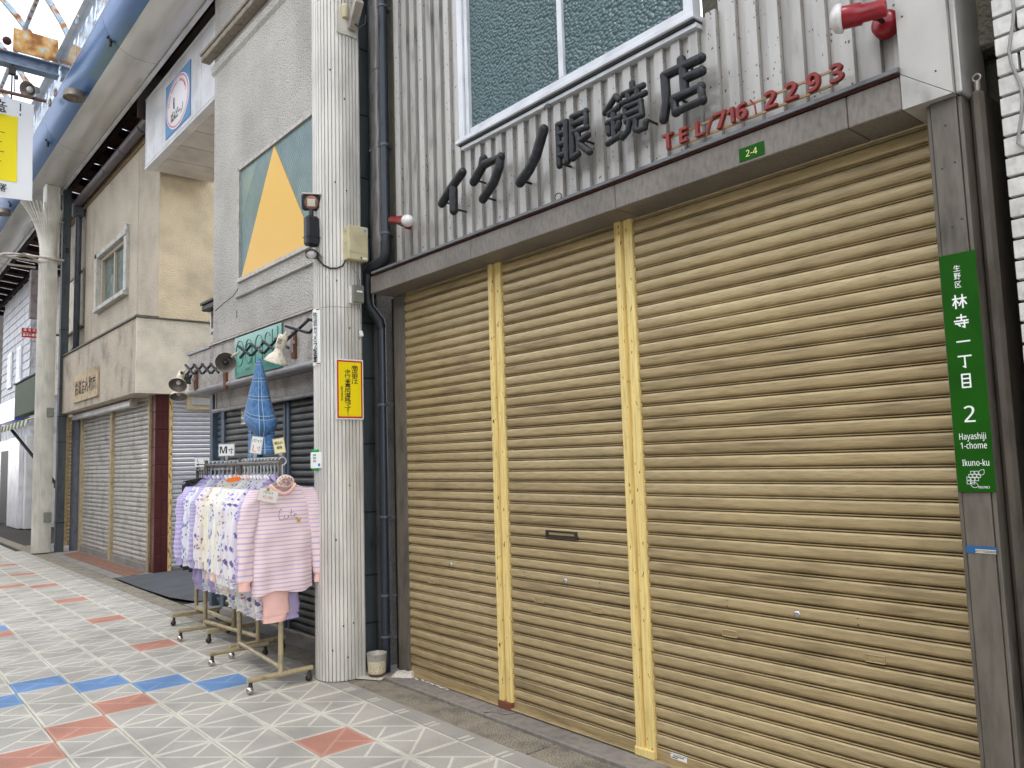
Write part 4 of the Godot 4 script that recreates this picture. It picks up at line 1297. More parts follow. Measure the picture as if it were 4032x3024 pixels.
# ---------------------------------------------------------------- the stucco shop with the yellow triangle
func stucco_shop():
	var b := thing("stucco_building", "grey stucco shop front with a yellow triangle window and dark shutters", "building")
	var wb := MB.new()
	var Z := -2.9
	wb.bx(-8.15, -7.46, 2.5, 6.6, -3.15, Z)
	wb.bx(-7.46, -4.96, 2.5, 3.19, -3.15, Z)
	wb.bx(-7.46, -4.96, 4.365, 6.6, -3.15, Z)
	wb.bx(-5.32, -4.96, 3.19, 4.365, -3.15, Z)
	pm(b, "wall", wb, M.stucco)
	var sd := MB.new()
	sd.bx(-8.15, -7.9, 0.0, 6.6, -9.99, -3.1505)
	sd.bx(-7.9, -5.0, 0.0, 2.5, -3.3, -3.1)
	pm(b, "side_wall", sd, M.stucco_smooth)
	# top ledge and moulding line
	var lg := MB.new()
	lg.bx(-8.30, -4.96, 5.79, 5.85, -2.899, -2.80, 0.006)
	lg.bx(-8.30, -4.96, 5.852, 5.885, -2.899, -2.785, 0.006)
	var ledge := pm(b, "upper_ledge", lg, mat(S(150, 140, 126), 0.8, 0.0, TX["grime"], Vector3(1.5, 3, 3)))
	var mo := MB.new()
	mo.extrude(PackedVector2Array([Vector2(-2.899, 5.60), Vector2(-2.872, 5.625), Vector2(-2.868, 5.70), Vector2(-2.899, 5.70)]), Vector3(-8.18, 0, 0), Vector3(0, 0, 1), Vector3(0, 1, 0), Vector3(3.22, 0, 0))
	pm(b, "moulding", mo, M.stucco)
	# window with its yellow triangle
	var fr := MB.new()
	fr.bx(-7.462, -7.43, 3.2, 4.36, -2.93, -2.885, 0.003)
	fr.bx(-5.345, -5.315, 3.2, 4.36, -2.93, -2.885, 0.003)
	fr.bx(-7.462, -5.315, 4.325, 4.362, -2.93, -2.885, 0.003)
	fr.bx(-7.462, -5.315, 3.19, 3.228, -2.93, -2.875, 0.003)
	var w := pm(b, "window", fr, M.alu)
	var wired := ntex("wired", FastNoiseLite.TYPE_CELLULAR, 0.09, 1, [[0.0, 1.0], [1.0, 0.2]], 67)
	var gm := mat(S(116, 142, 140), 0.18, 0.0, TX["cloud"], Vector3(1.2, 1.2, 1.2), null, Vector3.ONE, wired, 0.15)
	for t in [[Vector2(-7.43, 3.228), Vector2(-7.40, 3.228), Vector2(-6.628, 4.325), Vector2(-7.43, 4.325)], [Vector2(-5.85, 3.228), Vector2(-5.345, 3.228), Vector2(-5.345, 4.325), Vector2(-6.628, 4.325)]]:
		var p := MB.new()
		p.extrude(PackedVector2Array(t), Vector3(0, 0, -2.915), Vector3.RIGHT, Vector3.UP, Vector3(0, 0, 0.008))
		var pane := pm(w, "pane", p, gm)
		# embossed diagonal lines of the figured glass
	var yt := MB.new()
	yt.extrude(PackedVector2Array([Vector2(-7.40, 3.229), Vector2(-5.85, 3.229), Vector2(-6.628, 4.324)]), Vector3(0, 0, -2.916), Vector3.RIGHT, Vector3.UP, Vector3(0, 0, 0.014))
	pm(w, "yellow_panel", yt, M.yellow)
	# embossed lines: two fine sheets of parallel ribs
	var em := MB.new()
	for k in 58:
		var s := -7.9 + k * 0.048
		for dir in [1.0]:
			var a := Vector2(s, 3.23)
			var e := Vector2(s + 0.9, 4.32)
			var pts := Geometry2D.intersect_polyline_with_polygon(PackedVector2Array([a, e]), PackedVector2Array([Vector2(-7.43, 3.23), Vector2(-7.405, 3.23), Vector2(-6.635, 4.32), Vector2(-7.43, 4.32)]))
			pts.append_array(Geometry2D.intersect_polyline_with_polygon(PackedVector2Array([a, e]), PackedVector2Array([Vector2(-5.845, 3.23), Vector2(-5.345, 3.23), Vector2(-5.345, 4.32), Vector2(-6.62, 4.32)])))
			for q in pts:
				if q.size() >= 2 and q[0].distance_to(q[q.size() - 1]) > 0.02:
					em.tube([Vector3(q[0].x, q[0].y, -2.9075), Vector3(q[q.size() - 1].x, q[q.size() - 1].y, -2.9075)], 0.0035, 5)
	var ems := pm(w, "glass_ribs", em, M.glass_line)
	ems.set_meta("kind", "stuff")
	var sl := MB.new()
	sl.bx(-7.50, -5.2, 3.045, 3.065, -2.899, -2.872, 0.004)
	pm(b, "sill_line", sl, M.stucco)
	# crack lines in the stucco
	var ck := MB.new()
	ck.tube([Vector3(-8.1, 3.02, -2.8985), Vector3(-7.85, 3.06, -2.8985), Vector3(-7.6, 3.09, -2.8985), Vector3(-7.47, 3.14, -2.8985)], 0.003, 5)
	ck.tube([Vector3(-7.5, 2.85, -2.8985), Vector3(-7.5, 2.93, -2.8985)], 0.004, 5)
	pm(b, "crack", ck, M.darkmetal)
	# sign fascia that stands out from the wall
	var fa := MB.new()
	fa.bx(-8.17, -4.96, 2.165, 2.54, -2.9, -2.66, 0.004)
	var fas := pm(b, "sign_fascia", fa, M.stucco_smooth)
	var ra := MB.new()
	ra.bx(-7.55, -4.96, 2.556, 2.572, -2.70, -2.642, 0.003)
	ra.bx(-7.55, -4.96, 2.578, 2.588, -2.70, -2.65, 0.003)
	pm(fas, "sign_rail", ra, M.alu)
	var fl := MB.new()
	fl.bx(-8.185, -7.55, 2.541, 2.566, -2.9, -2.645, 0.004)
	fl.bx(-7.548, -4.96, 2.541, 2.553, -2.9, -2.66, 0.003)
	pm(fas, "flashing", fl, M.lip)
	var li := MB.new()
	li.tube([Vector3(-8.17, 2.150, -2.665), Vector3(-4.96, 2.150, -2.665)], 0.026, 14)
	li.bx(-8.15, -4.96, 2.135, 2.164, -2.88, -2.67)
	pm(fas, "lower_lip", li, M.lip)
	# recessed panel above the shutters
	var lp := MB.new()
	lp.bx(-7.78, -4.96, 1.965, 2.134, -2.89, -2.812, 0.004)
	lp.bx(-7.81, -7.785, 1.965, 2.134, -2.89, -2.80, 0.003)
	var lpp := pm(b, "shutter_hood", lp, M.stucco_smooth)
	var l2 := MB.new()
	l2.tube([Vector3(-7.86, 1.95, -2.805), Vector3(-4.96, 1.95, -2.805)], 0.021, 12)
	pm(lpp, "hood_lip", l2, M.lip)
	# shutters and their guides
	var mats := [M.slate_shutter]
	shutter(b, "roller_shutter", -8.07, -7.86, 0.03, 2.12, -2.925, [mat(S(106, 122, 138), 0.45, 0.2, TX["brush"], Vector3(0.8, 10, 0.8))], SL, 0.0, "narrow blue-grey shutter strip")
	shutter(b, "roller_shutter", -7.79, -6.40, 0.03, 1.95, -2.905, mats)
	shutter(b, "roller_shutter", -6.295, -4.96, 0.03, 1.95, -2.905, mats)
	for gx in [[-8.145, -8.068, 2.14, -2.87], [-7.872, -7.792, 1.95, -2.885], [-6.402, -6.36, 1.93, -2.88], [-6.345, -6.297, 1.93, -2.885]]:
		var gm2 := MB.new()
		gm2.bx(gx[0], gx[1], 0.0, gx[2], -2.95, gx[3], 0.004)
		pm(b, "shutter_guide", gm2, M.blue_frame)
	var kick := MB.new()
	kick.bx(-7.79, -4.96, 0.004, 0.03, -2.95, -2.88, 0.003)
	pm(b, "threshold", kick, M.alu)

	# etched teal glass sign
	var ts := thing("glass_sign", "teal glass shop sign with thin tall lettering on the stucco fascia", "sign", Vector3(-6.39, 2.361, -2.648))
	var t1 := MB.new()
	t1.box(Vector3.ZERO, Vector3(0.985, 0.362, 0.012), 0.002)
	pm(ts, "glass_plate", t1, M.teal)
	var lt := MB.new()
	var z := 0.0075
	# p a n s y as tall loops
	var pen := func(pts: Array):
		var v3 := []
		for p in pts: v3.append(Vector3(p.x, p.y, z))
		lt.tube(v3, 0.0042, 6)
	var loop := func(cx: float, cy: float, rx: float, ry: float, a0: float, a1: float) -> Array:
		var r := []
		for i in 15:
			var a := deg_to_rad(lerpf(a0, a1, i / 14.0))
			r.append(Vector2(cx + rx * cos(a), cy + ry * sin(a)))
		return r
	pen.call([Vector2(-0.46, -0.16), Vector2(-0.46, 0.04)])
	pen.call(loop.call(-0.375, 0.03, 0.085, 0.115, 180, -170))
	pen.call(loop.call(-0.175, 0.01, 0.075, 0.09, 0, 360))
	pen.call([Vector2(-0.1, -0.09), Vector2(-0.1, 0.03)] )
	pen.call(loop.call(-0.175, 0.03, 0.075, 0.1, 0, 170))
	pen.call([Vector2(-0.03, -0.09), Vector2(-0.03, 0.05)])
	pen.call(loop.call(0.045, 0.05, 0.075, 0.09, 180, 0))
	pen.call([Vector2(0.12, 0.05), Vector2(0.12, -0.09)])
	pen.call(loop.call(0.225, 0.085, 0.05, 0.05, 20, 190))
	pen.call(loop.call(0.215, -0.03, 0.06, 0.065, 100, -170))
	pen.call([Vector2(0.32, 0.15), Vector2(0.32, 0.0)])
	pen.call(loop.call(0.37, 0.0, 0.05, 0.07, 180, 360))
	pen.call([Vector2(0.425, 0.16), Vector2(0.42, -0.1)])
	pm(ts, "lettering", lt, M.teal_dark)
	var fo := MB.new()
	for d in [[0.30, -0.08], [0.30, -0.13], [0.26, -0.10]]:
		fo.lathe([Vector2(0, 0.001), Vector2(0.026, 0.0)], Transform3D(Basis(Vector3.RIGHT, PI / 2), Vector3(d[0], d[1], z)), 12)
	pm(ts, "leaf_motif", fo, M.teal_dark)
	text(ts, "lettering", "Tailoring", 0.022, Vector3(-0.2, -0.125, z), base(S(70, 138, 126), 0.3))

	var no := thing("closed_notice", "white paper notice stuck on the dark shutter behind the hanging checked cloth", "sign", Vector3(-7.235, 1.877, -2.868))
	var nb := MB.new()
	nb.box(Vector3.ZERO, Vector3(0.135, 0.172, 0.002))
	pm(no, "paper", nb, M.white)
	lettering(no, "防は", Vector3(-0.03, 0.05, 0.0015), Vector3.RIGHT, Vector3.UP, Vector2(0.036, 0.034), 0.045, 0.004, M.ink, false)
	lettering(no, "犯目込", Vector3(-0.045, 0.0, 0.0015), Vector3.RIGHT, Vector3.UP, Vector2(0.034, 0.03), 0.04, 0.004, M.ink, false)
	lettering(no, "置商ん", Vector3(-0.045, -0.055, 0.0015), Vector3.RIGHT, Vector3.UP, Vector2(0.034, 0.03), 0.04, 0.004, M.ink, false)

	# shop sign fixture on the alley corner
	var fx := thing("alley_fixture", "dark bracketed sign lamp housing at the alley edge of the stucco wall", "light fixture", Vector3(-8.15, 2.95, -2.98))
	var f1 := MB.new()
	f1.bx(-0.42, -0.01, 0.14, 0.2, -0.12, 0.06, 0.01)
	f1.bx(-0.43, -0.01, 0.205, 0.235, -0.14, 0.075, 0.006)
	pm(fx, "housing", f1, M.darkmetal)
	var f2 := MB.new()
	f2.tube([Vector3(-0.25, 0.1, -0.03), Vector3(-0.01, 0.1, -0.03)], 0.045, 14)
	pm(fx, "cylinder", f2, M.darkmetal)
	var f3 := MB.new()
	f3.bx(-0.34, -0.31, -0.12, 0.14, -0.03, -0.005, 0.003)
	f3.bx(-0.34, -0.01, -0.1, -0.06, -0.03, -0.005, 0.003)
	pm(fx, "bracket", f3, M.alu)

# ---------------------------------------------------------------- scissor-arm clip lamps
func lamp_head(par: Node, at: Vector3, dir: Vector3, dark: bool):
	var bs := Basis(Quaternion(Vector3.UP, dir.normalized()))
	var xf := Transform3D(bs.scaled(Vector3(1.08, 1.08, 1.08)), at)
	var sh := MB.new()
	# origin at the neck; opens along +Y of bs
	sh.lathe([Vector2(0.026, -0.01), Vector2(0.034, 0.02), Vector2(0.058, 0.045), Vector2(0.074, 0.075), Vector2(0.079, 0.085), Vector2(0.0775, 0.0855)], xf, 26)
	pm(par, "shade", sh, M.lampwhite)
	var inn := MB.new()
	inn.lathe([Vector2(0.0774, 0.0853), Vector2(0.071, 0.074), Vector2(0.055, 0.046), Vector2(0.028, 0.02), Vector2(0.0, 0.012)], xf, 26)
	pm(par, "shade_lining", inn, M.lampgrey)
	var so := MB.new()
	so.lathe([Vector2(0, -0.105), Vector2(0.026, -0.105), Vector2(0.031, -0.098), Vector2(0.033, -0.02), Vector2(0.027, -0.0105)], xf, 20)
	pm(par, "socket_cover", so, M.lampwhite)
	var vents := MB.new()
	for k in 4:
		vents.box(xf * Vector3(0, -0.075 + 0.009 * k, 0.0325), Vector3(0.03, 0.0035, 0.004), 0.0, bs)
		vents.box(xf * Vector3(0.0325, -0.075 + 0.009 * k, 0), Vector3(0.004, 0.0035, 0.03), 0.0, bs)
	pm(par, "vent_slots", vents, M.darkmetal)
	var bu := MB.new()
	bu.ball(xf * Vector3(0, 0.045, 0), 0.026, 12)
	pm(par, "bulb", bu, M.darkglass if dark else M.milk)

func scissor(par: Node, a: Vector3, b: Vector3, cells: int, half: float, m: Material):
	var d := (b - a) / cells
	var up := Vector3.UP * half
	var sidev := d.normalized().cross(Vector3.UP).normalized() * 0.008
	for i in cells:
		for s in [1.0, -1.0]:
			var mb := MB.new()
			var p: Vector3 = a + d * (i - 0.0) + up * s + sidev * s
			var q: Vector3 = a + d * (i + 1.0) - up * s + sidev * s
			mb.tube([p, q], 0.0115, 6)
			pm(par, "scissor_bar", mb, m)

func clip_lamps():
	var defs := [
		["leftmost white clip lamp, on a long open scissor arm, mouth turned down", Vector3(-7.12, 2.215, -2.66), Vector3(-7.14, 2.30, -2.60), Vector3(-7.66, 2.335, -2.47), 4, 0.045, Vector3(-7.80, 2.252, -2.455), Vector3(0.62, -0.68, 0.38), false],
		["white clip lamp on a folded scissor arm, hanging lowest at the far left", Vector3(-7.91, 2.26, -2.66), Vector3(-7.92, 2.27, -2.60), Vector3(-8.04, 2.29, -2.53), 4, 0.048, Vector3(-8.065, 2.185, -2.53), Vector3(0.38, -0.9, 0.12), false],
		["white clip lamp turned to show its open mouth in front of the glass sign", Vector3(-5.68, 2.33, -2.66), Vector3(-5.66, 2.345, -2.60), Vector3(-6.36, 2.345, -2.48), 4, 0.048, Vector3(-6.60, 2.282, -2.455), Vector3(0.94, -0.10, 0.36), true],
		["white clip lamp seen from behind beside the column, shade pointing down left", Vector3(-4.98, 2.42, -2.66), Vector3(-4.97, 2.42, -2.60), Vector3(-5.28, 2.345, -2.40), 2, 0.05, Vector3(-5.26, 2.215, -2.34), Vector3(-0.30, -0.85, 0.12), true]]
	for d in defs:
		var l := thing("clip_lamp", d[0], "lamp", d[1], "scissor-arm lamps on the stucco shop fascia")
		var o: Vector3 = d[1]
		var bl := MB.new()
		bl.box(Vector3(0, 0, 0.012), Vector3(0.062, 0.215, 0.022), 0.003)
		pm(l, "wood_block", bl, M.wood)
		var pv := MB.new()
		var s: Vector3 = d[2] - o
		pv.tube([Vector3(s.x, s.y - 0.08, 0.035), Vector3(s.x, s.y + 0.05, 0.035)], 0.006, 8)
		pv.bx(s.x - 0.012, s.x + 0.012, s.y - 0.012, s.y + 0.012, 0.02, 0.06)
		pm(l, "pivot", pv, M.alu)
		scissor(l, s, d[3] - o, d[4], d[5], M.black)
		var h: Vector3 = d[6] - o
		var nk := MB.new()
		var e: Vector3 = d[3] - o
		var dirv: Vector3 = d[7]
		var back := h - dirv.normalized() * 0.05
		nk.tube([e, e.lerp(back, 0.5) + Vector3(0, 0.012, 0), back], [0.009, 0.011, 0.014], 8)
		pm(l, "swivel_neck", nk, M.lampwhite)
		var kn := MB.new()
		kn.ball(e.lerp(back, 0.6) + Vector3(0, 0.01, 0.008), 0.018, 10)
		pm(l, "knuckle", kn, M.black)
		lamp_head(l, h, d[7], d[8])

# ---------------------------------------------------------------- checked trousers hanging from a lamp arm
func hanging_cloth():
	var t := Image.create(256, 512, false, Image.FORMAT_RGB8)
	var f := FastNoiseLite.new()
	f.seed = 5
	f.frequency = 0.03
	for y in 512:
		for x in 256:
			var n := f.get_noise_2d(x, y)
			var c := S(54, 98, 146).lerp(S(84, 130, 176), 0.5 + n)
			var px := x % 128
			var py := y % 104
			if px < 60 and px > 34: c = c.darkened(0.12)
			if py < 40 and py > 20: c = c.darkened(0.12)
			if px in [34, 35, 36, 58, 59, 60] or py in [20, 21, 38, 39]: c = c.lerp(S(206, 220, 230), 0.8)
			t.set_pixel(x, y, c)
	var m := base(Color.WHITE, 0.9)
	m.albedo_texture = ImageTexture.create_from_image(t)
	m.rim_enabled = true
	m.rim = 0.3
	var k := thing("checked_trousers", "blue checked trousers wrapped to a point and hung from a scissor lamp arm", "clothing", Vector3(-5.86, 1.43, -2.44))
	# upper wrapped bundle: a cone that widens downward and is folded under
	var up := MB.new()
	var g := []
	var R := 20
	for i in R + 1:
		var v := float(i) / R
		var y := 0.80 - v * 0.55
		var w := lerpf(0.022, 0.215, pow(v, 0.95)) * (1.0 if v < 0.86 else lerpf(1.0, 0.55, pow((v - 0.86) / 0.14, 2.0)))
		var cx := 0.03 * v + 0.012 * sin(v * 9.0) * v
		var ring := []
		for j in 26:
			var a := TAU * j / 26
			var fold := 1.0 + 0.06 * sin(a * 5 + v * 4) * v + 0.03 * sin(a * 9 - v * 6) * v
			var drop := -0.16 * v * v * cos(a - 0.3) * 0.8
			ring.append(Vector3(cx + cos(a) * w * fold, y + drop * 0.6, sin(a) * w * 0.55 * fold))
		g.append(ring)
	up.sheet(g, Vector2(2.0, 0.85), true)
	pm(k, "wrapped_top", up, m)
	for lg in [[-0.085, 0.0, 0.078, 0.42, 0.0], [0.075, -0.02, 0.10, 0.34, 0.05]]:
		var lo := MB.new()
		var h := []
		for i in 11:
			var v := i / 10.0
			var ring := []
			for j in 18:
				var a := TAU * j / 18
				var w: float = lg[2] * (1.0 + 0.18 * v)
				ring.append(Vector3(lg[0] + cos(a) * w * (1.0 + 0.06 * sin(a * 4 + v * 5)) + 0.02 * v, lg[3] - v * (lg[3] - lg[4]), lg[1] + sin(a) * w * 0.5))
			h.append(ring)
		lo.sheet(h, Vector2(1.0, 0.55), true)
		pm(k, "leg", lo, m)
	var tie := MB.new()
	tie.tube([Vector3(-0.05, 0.36, 0.07), Vector3(-0.07, 0.33, 0.07), Vector3(-0.08, 0.27, 0.065), Vector3(-0.06, 0.30, 0.07), Vector3(-0.045, 0.35, 0.075), Vector3(-0.03, 0.26, 0.07)], 0.004, 6)
	pm(k, "drawstring", tie, base(S(150, 178, 204), 0.9))
	var hk := MB.new()
	var hp := [Vector3(0, 0.78, 0), Vector3(0, 0.87, 0)]
	for i in 8:
		var a := PI * i / 7
		hp.append(Vector3(0.012 - 0.012 * cos(a), 0.885 + 0.022 * sin(a), 0))
	hk.tube(hp, 0.0028, 6)
	pm(k, "hanger_hook", hk, M.steel)

# ---------------------------------------------------------------- the beige shop and the alley
func beige_shop():
	var b := thing("beige_building", "beige stucco corner shop with grey-white shutters and a maroon tiled corner", "building")
	var Z := -3.2
	var wb := MB.new()
	wb.bx(-15.44, -14.45, 3.4, 6.2, -3.6, Z)
	wb.bx(-12.66, -11.1, 3.4, 6.2, -3.6, Z)
	wb.bx(-14.45, -12.66, 3.4, 4.06, -3.6, Z)
	wb.bx(-14.45, -12.66, 5.04, 6.2, -3.6, Z)
	pm(b, "wall", wb, M.beige)
	var wt := MB.new()
	wt.bx(-17.6, -11.1, 6.2, 7.4, -3.9, -3.62)
	wt.bx(-11.12, -11.08, 6.21, 7.3, -3.95, -2.9)
	pm(b, "wall_top", wt, M.brown_bar)
	var wl := MB.new()
	wl.bx(-17.6, -15.445, 2.4, 6.3, -3.6, Z - 0.03)
	pm(b, "old_wall", wl, mat(S(168, 160, 144), 0.95, 0.0, TX["grime"], Vector3(0.6, 0.4, 0.6), TX["stuccoc"], Vector3(1, 1, 1)))
	var ws := MB.new()
	ws.bx(-11.6, -11.105, 2.2, 7.3, -9.99, -3.91)
	ws.bx(-11.6, -11.105, 2.2, 6.19, -3.91, -3.605)
	ws.bx(-11.4, -11.098, 3.4, 6.2, -3.605, Z - 0.002)
	pm(b, "side_wall", ws, M.beige_side)
	for x in [-12.12, -14.9]:
		var cr := MB.new()
		cr.bx(x, x + 0.012, 3.45, 6.1, Z, Z + 0.004)
		pm(b, "wall_seam", cr, M.beige_low)
	# projecting lower fascia
	var fa := MB.new()
	fa.bx(-15.72, -11.02, 2.40, 3.41, -3.75, -2.9, 0.008)
	var fas := pm(b, "lower_fascia", fa, M.beige_low)
	var fs := MB.new()
	fs.bx(-11.019, -11.0, 2.40, 3.41, -4.6, -2.902)
	fs.bx(-11.6, -11.019, 2.40, 3.41, -4.6, -3.752)
	pm(fas, "side_fascia", fs, M.cream_low)
	var cap := MB.new()
	cap.bx(-15.74, -10.985, 3.412, 3.435, -3.19, -2.875, 0.006)
	cap.bx(-11.09, -10.98, 3.412, 3.435, -4.6, -3.19, 0.006)
	cap.bx(-15.74, -10.995, 3.4355, 3.45, -3.19, -2.89, 0.004)
	pm(fas, "coping", cap, M.jamb)
	# window
	var fr := MB.new()
	fr.bx(-14.46, -14.33, 4.05, 5.05, -3.24, -3.13, 0.004)
	fr.bx(-14.46, -12.58, 4.97, 5.05, -3.24, -3.13, 0.004)
	fr.bx(-14.46, -12.58, 4.04, 4.11, -3.24, -3.11, 0.004)
	fr.bx(-12.72, -12.58, 4.05, 5.14, -3.24, -3.15, 0.004)
	var w := pm(b, "window", fr, mat(S(190, 188, 182), 0.7, 0.0, TX["grime"], Vector3(1, 1, 1)))
	var f2 := MB.new()
	f2.bx(-14.32, -14.24, 4.115, 4.965, -3.27, -3.2, 0.003)
	f2.bx(-14.24, -12.73, 4.91, 4.965, -3.27, -3.2, 0.003)
	f2.bx(-13.52, -13.46, 4.115, 4.91, -3.27, -3.21, 0.003)
	pm(w, "sash", f2, mat(S(176, 164, 146), 0.6))
	var pn := MB.new()
	pn.bx(-14.24, -13.53, 4.115, 4.91, -3.26, -3.25)
	pn.bx(-13.455, -12.73, 4.115, 4.91, -3.255, -3.245)
	pm(w, "pane", pn, mat(S(96, 116, 112), 0.15, 0.0, TX["cloud"], Vector3(1, 1, 1)))
	# blank panel further left
	var bp := MB.new()
	bp.bx(-17.1, -15.46, 4.02, 5.0, -3.23, -3.19, 0.004)
	var pnl := pm(b, "blank_panel", bp, mat(S(196, 190, 174), 0.8, 0.0, TX["grime"], Vector3(0.8, 0.8, 0.8)))
	var bpf := MB.new()
	for q in [[-17.12, -15.44, 5.0, 5.04], [-17.12, -15.44, 3.98, 4.02]]:
		bpf.bx(q[0], q[1], q[2], q[3], -3.24, -3.17, 0.003)
	bpf.bx(-15.46, -15.42, 3.98, 5.04, -3.24, -3.168, 0.003)
	pm(pnl, "panel_frame", bpf, M.jamb)
	# eaves: weathered board and soffit under the gutter
	var ev := MB.new()
	ev.bx(-17.6, -11.05, 6.16, 6.34, -3.4, -3.17, 0.01)
	pm(b, "eaves_board", ev, mat(S(150, 128, 98), 0.9, 0.0, TX["grime"], Vector3(1.2, 2.5, 1.2), null, Vector3.ONE, TX["stucco"], 1.0))
	var gu := thing("roof_gutter", "weathered round grey gutter under the eaves of the beige shop", "gutter")
	var gt := MB.new()
	gt.tube([Vector3(-17.6, 6.27, -3.09), Vector3(-14.0, 6.27, -3.09), Vector3(-11.04, 6.29, -3.09)], 0.075, 14)
	pm(gu, "gutter_pipe", gt, mat(S(96, 88, 92), 0.45, 0.0, TX["grime"], Vector3(1.4, 3, 3)))
	for x in [-11.6, -12.6, -13.6, -14.6]:
		var c := MB.new()
		c.tube([Vector3(x, 6.275, -3.09), Vector3(x + 0.05, 6.275, -3.09)], 0.081, 14)
		pm(gu, "joint", c, M.pipe_grey)
	var dp := thing("grey_downpipe", "slim dark grey downpipe on the beige wall beside the far column", "pipe")
	var d1 := MB.new()
	d1.tube([Vector3(-15.68, 6.2, -3.12), Vector3(-15.68, 3.62, -3.12), Vector3(-15.9, 3.58, -3.12), Vector3(-16.7, 3.5, -3.12)], 0.055, 12)
	d1.box(Vector3(-15.68, 6.13, -3.11), Vector3(0.2, 0.2, 0.18), 0.02)
	pm(dp, "pipe", d1, M.pipe_grey)
	# shutters
	shutter(b, "roller_shutter", -15.35, -13.435, 0.1, 2.38, -3.22, [M.silver_shutter], 0.068, 0.0, "left grey-white shutter")
	shutter(b, "roller_shutter", -13.30, -11.40, 0.1, 2.40, -3.22, [M.silver_shutter], 0.068, 0.0, "right grey-white shutter")
	for gx in [[-15.44, -15.355], [-13.43, -13.305], [-11.395, -11.34]]:
		var gm := MB.new()
		gm.bx(gx[0], gx[1], 0.0, 2.4, -3.3, -3.17, 0.005)
		pm(b, "shutter_guide", gm, M.tube)
	var sl := MB.new()
	sl.bx(-15.45, -11.34, 0.0, 0.1, -3.3, -3.19, 0.004)
	pm(b, "sill", sl, M.concrete)
	shutter(b, "roller_shutter", -17.4, -15.85, 0.08, 2.4, -3.26, [M.gold2], 0.07, 0.0, "gold shutter half hidden by the far column")
	var gd := MB.new()
	gd.bx(-16.86, -16.74, 0.0, 2.4, -3.26, -3.2, 0.004)
	pm(b, "shutter_post", gd, M.gold3)
	var pipe := MB.new()
	pipe.tube([Vector3(-15.62, 0.0, -3.16), Vector3(-15.62, 2.39, -3.16)], 0.09, 12)
	pm(b, "corner_pipe", pipe, M.pipe_grey)
	# maroon tiled corner pillar
	var core := MB.new()
	core.bx(-11.335, -11.168, 0.0, 2.399, -3.375, -3.208)
	var pil := pm(b, "corner_pillar", core, M.darkmetal)
	for r in 10:
		var mb := MB.new()
		mb.bx(-11.333, -11.162, 0.005 + r * 0.24, 0.24 + r * 0.24, -3.207, -3.2, 0.003)
		pm(pil, "tile", mb, M.maroon)
		for q in [[-3.2905, -3.202], [-3.3745, -3.2925]]:
			var m2 := MB.new()
			m2.bx(-11.167, -11.158, 0.005 + r * 0.24, 0.24 + r * 0.24, q[0], q[1], 0.003)
			pm(pil, "tile", m2, M.maroon)
	var rs := MB.new()
	rs.bx(-11.22, -11.15, 0.0, 2.399, -3.425, -3.378, 0.003)
	pm(b, "rusty_frame_strip", rs, M.rust_strip)
	# white shutter on the alley side
	shutter(b, "alley_shutter", -4.9, -3.43, 0.04, 2.39, 0.0, [M.white_shutter], 0.062, 0.0, "white shutter facing the alley")
	var als: Node3D = b.get_node("alley_shutter")
	als.rotation.y = PI / 2
	als.position = Vector3(-11.175, 0.04, -3.43)
	var hd := MB.new()
	hd.bx(-11.17, -11.08, 2.26, 2.37, -4.3, -3.66, 0.006)
	pm(b, "alley_light_box", hd, M.panel_white)

	var fl := thing("shop_tube_light", "long white tube-light trough over the grey-white shutters", "light fixture")
	var f1 := MB.new()
	f1.bx(-15.5, -11.85, 2.29, 2.375, -3.14, -3.05, 0.008)
	pm(fl, "trough", f1, M.panel_white)
	var f3 := MB.new()
	f3.bx(-11.85, -11.79, 2.28, 2.398, -3.15, -3.04, 0.006)
	pm(fl, "end_cap", f3, M.alu)

	var nb := thing("wooden_name_board", "weathered wooden board with black brushed characters on the beige fascia", "sign", Vector3(-13.75, 2.742, -2.885))
	var b1 := MB.new()
	var gg := []
	for i in 7:
		var row := []
		for j in 15:
			var u := j / 14.0
			var v := i / 6.0
			var z := 0.012
			if v < 0.01 and u > 0.4: z += 0.05 * (u - 0.4)
			if v > 0.9 and u > 0.7: z += 0.03 * (u - 0.7)
			row.append(Vector3(-0.83 + 1.66 * u, 0.225 - 0.45 * v - (0.03 * maxf(0, 0.25 - u) if v < 0.1 else 0.0), z))
		gg.append(row)
	b1.sheet(gg)
	pm(nb, "veneer", b1, M.board)
	var b2 := MB.new()
	b2.bx(-0.83, 0.83, -0.225, 0.222, -0.012, 0.008, 0.003)
	pm(nb, "board", b2, M.board)
	lettering(nb, "鉄道忘れ物市", Vector3(-0.56, 0.0, 0.014), Vector3.RIGHT, Vector3.UP, Vector2(0.19, 0.21), 0.232, 0.024, base(S(74, 60, 48), 0.8), false)

	# alley: back wall and the white sign box that bridges it
	var al := thing("alley_back_wall", "shaded wall closing the narrow alley behind the asphalt patch", "wall")
	var ab := MB.new()
	ab.bx(-11.6, -7.9, 0.0, 4.5, -10.2, -10.0)
	pm(al, "wall", ab, M.stucco_smooth)
	var sb := thing("sign_box", "white panelled sign box bridging the alley with a blue poster", "sign")
	for k in 4:
		var x0 := -11.03 + k * 0.72
		var pb := MB.new()
		pb.bx(x0, x0 + 0.702, 5.53, 6.44, -3.1, -3.0, 0.004)
		pm(sb, "front_panel", pb, M.panel_white)
	var bt := MB.new()
	bt.bx(-11.05, -8.16, 5.47, 5.505, -3.1, -2.985, 0.004)
	bt.bx(-11.045, -11.03, 5.505, 6.46, -3.1, -2.99, 0.003)
	bt.bx(-11.05, -8.16, 6.44, 6.47, -3.1, -2.985, 0.004)
	pm(sb, "edge_trim", bt, M.panel_white)
	var gp := MB.new()
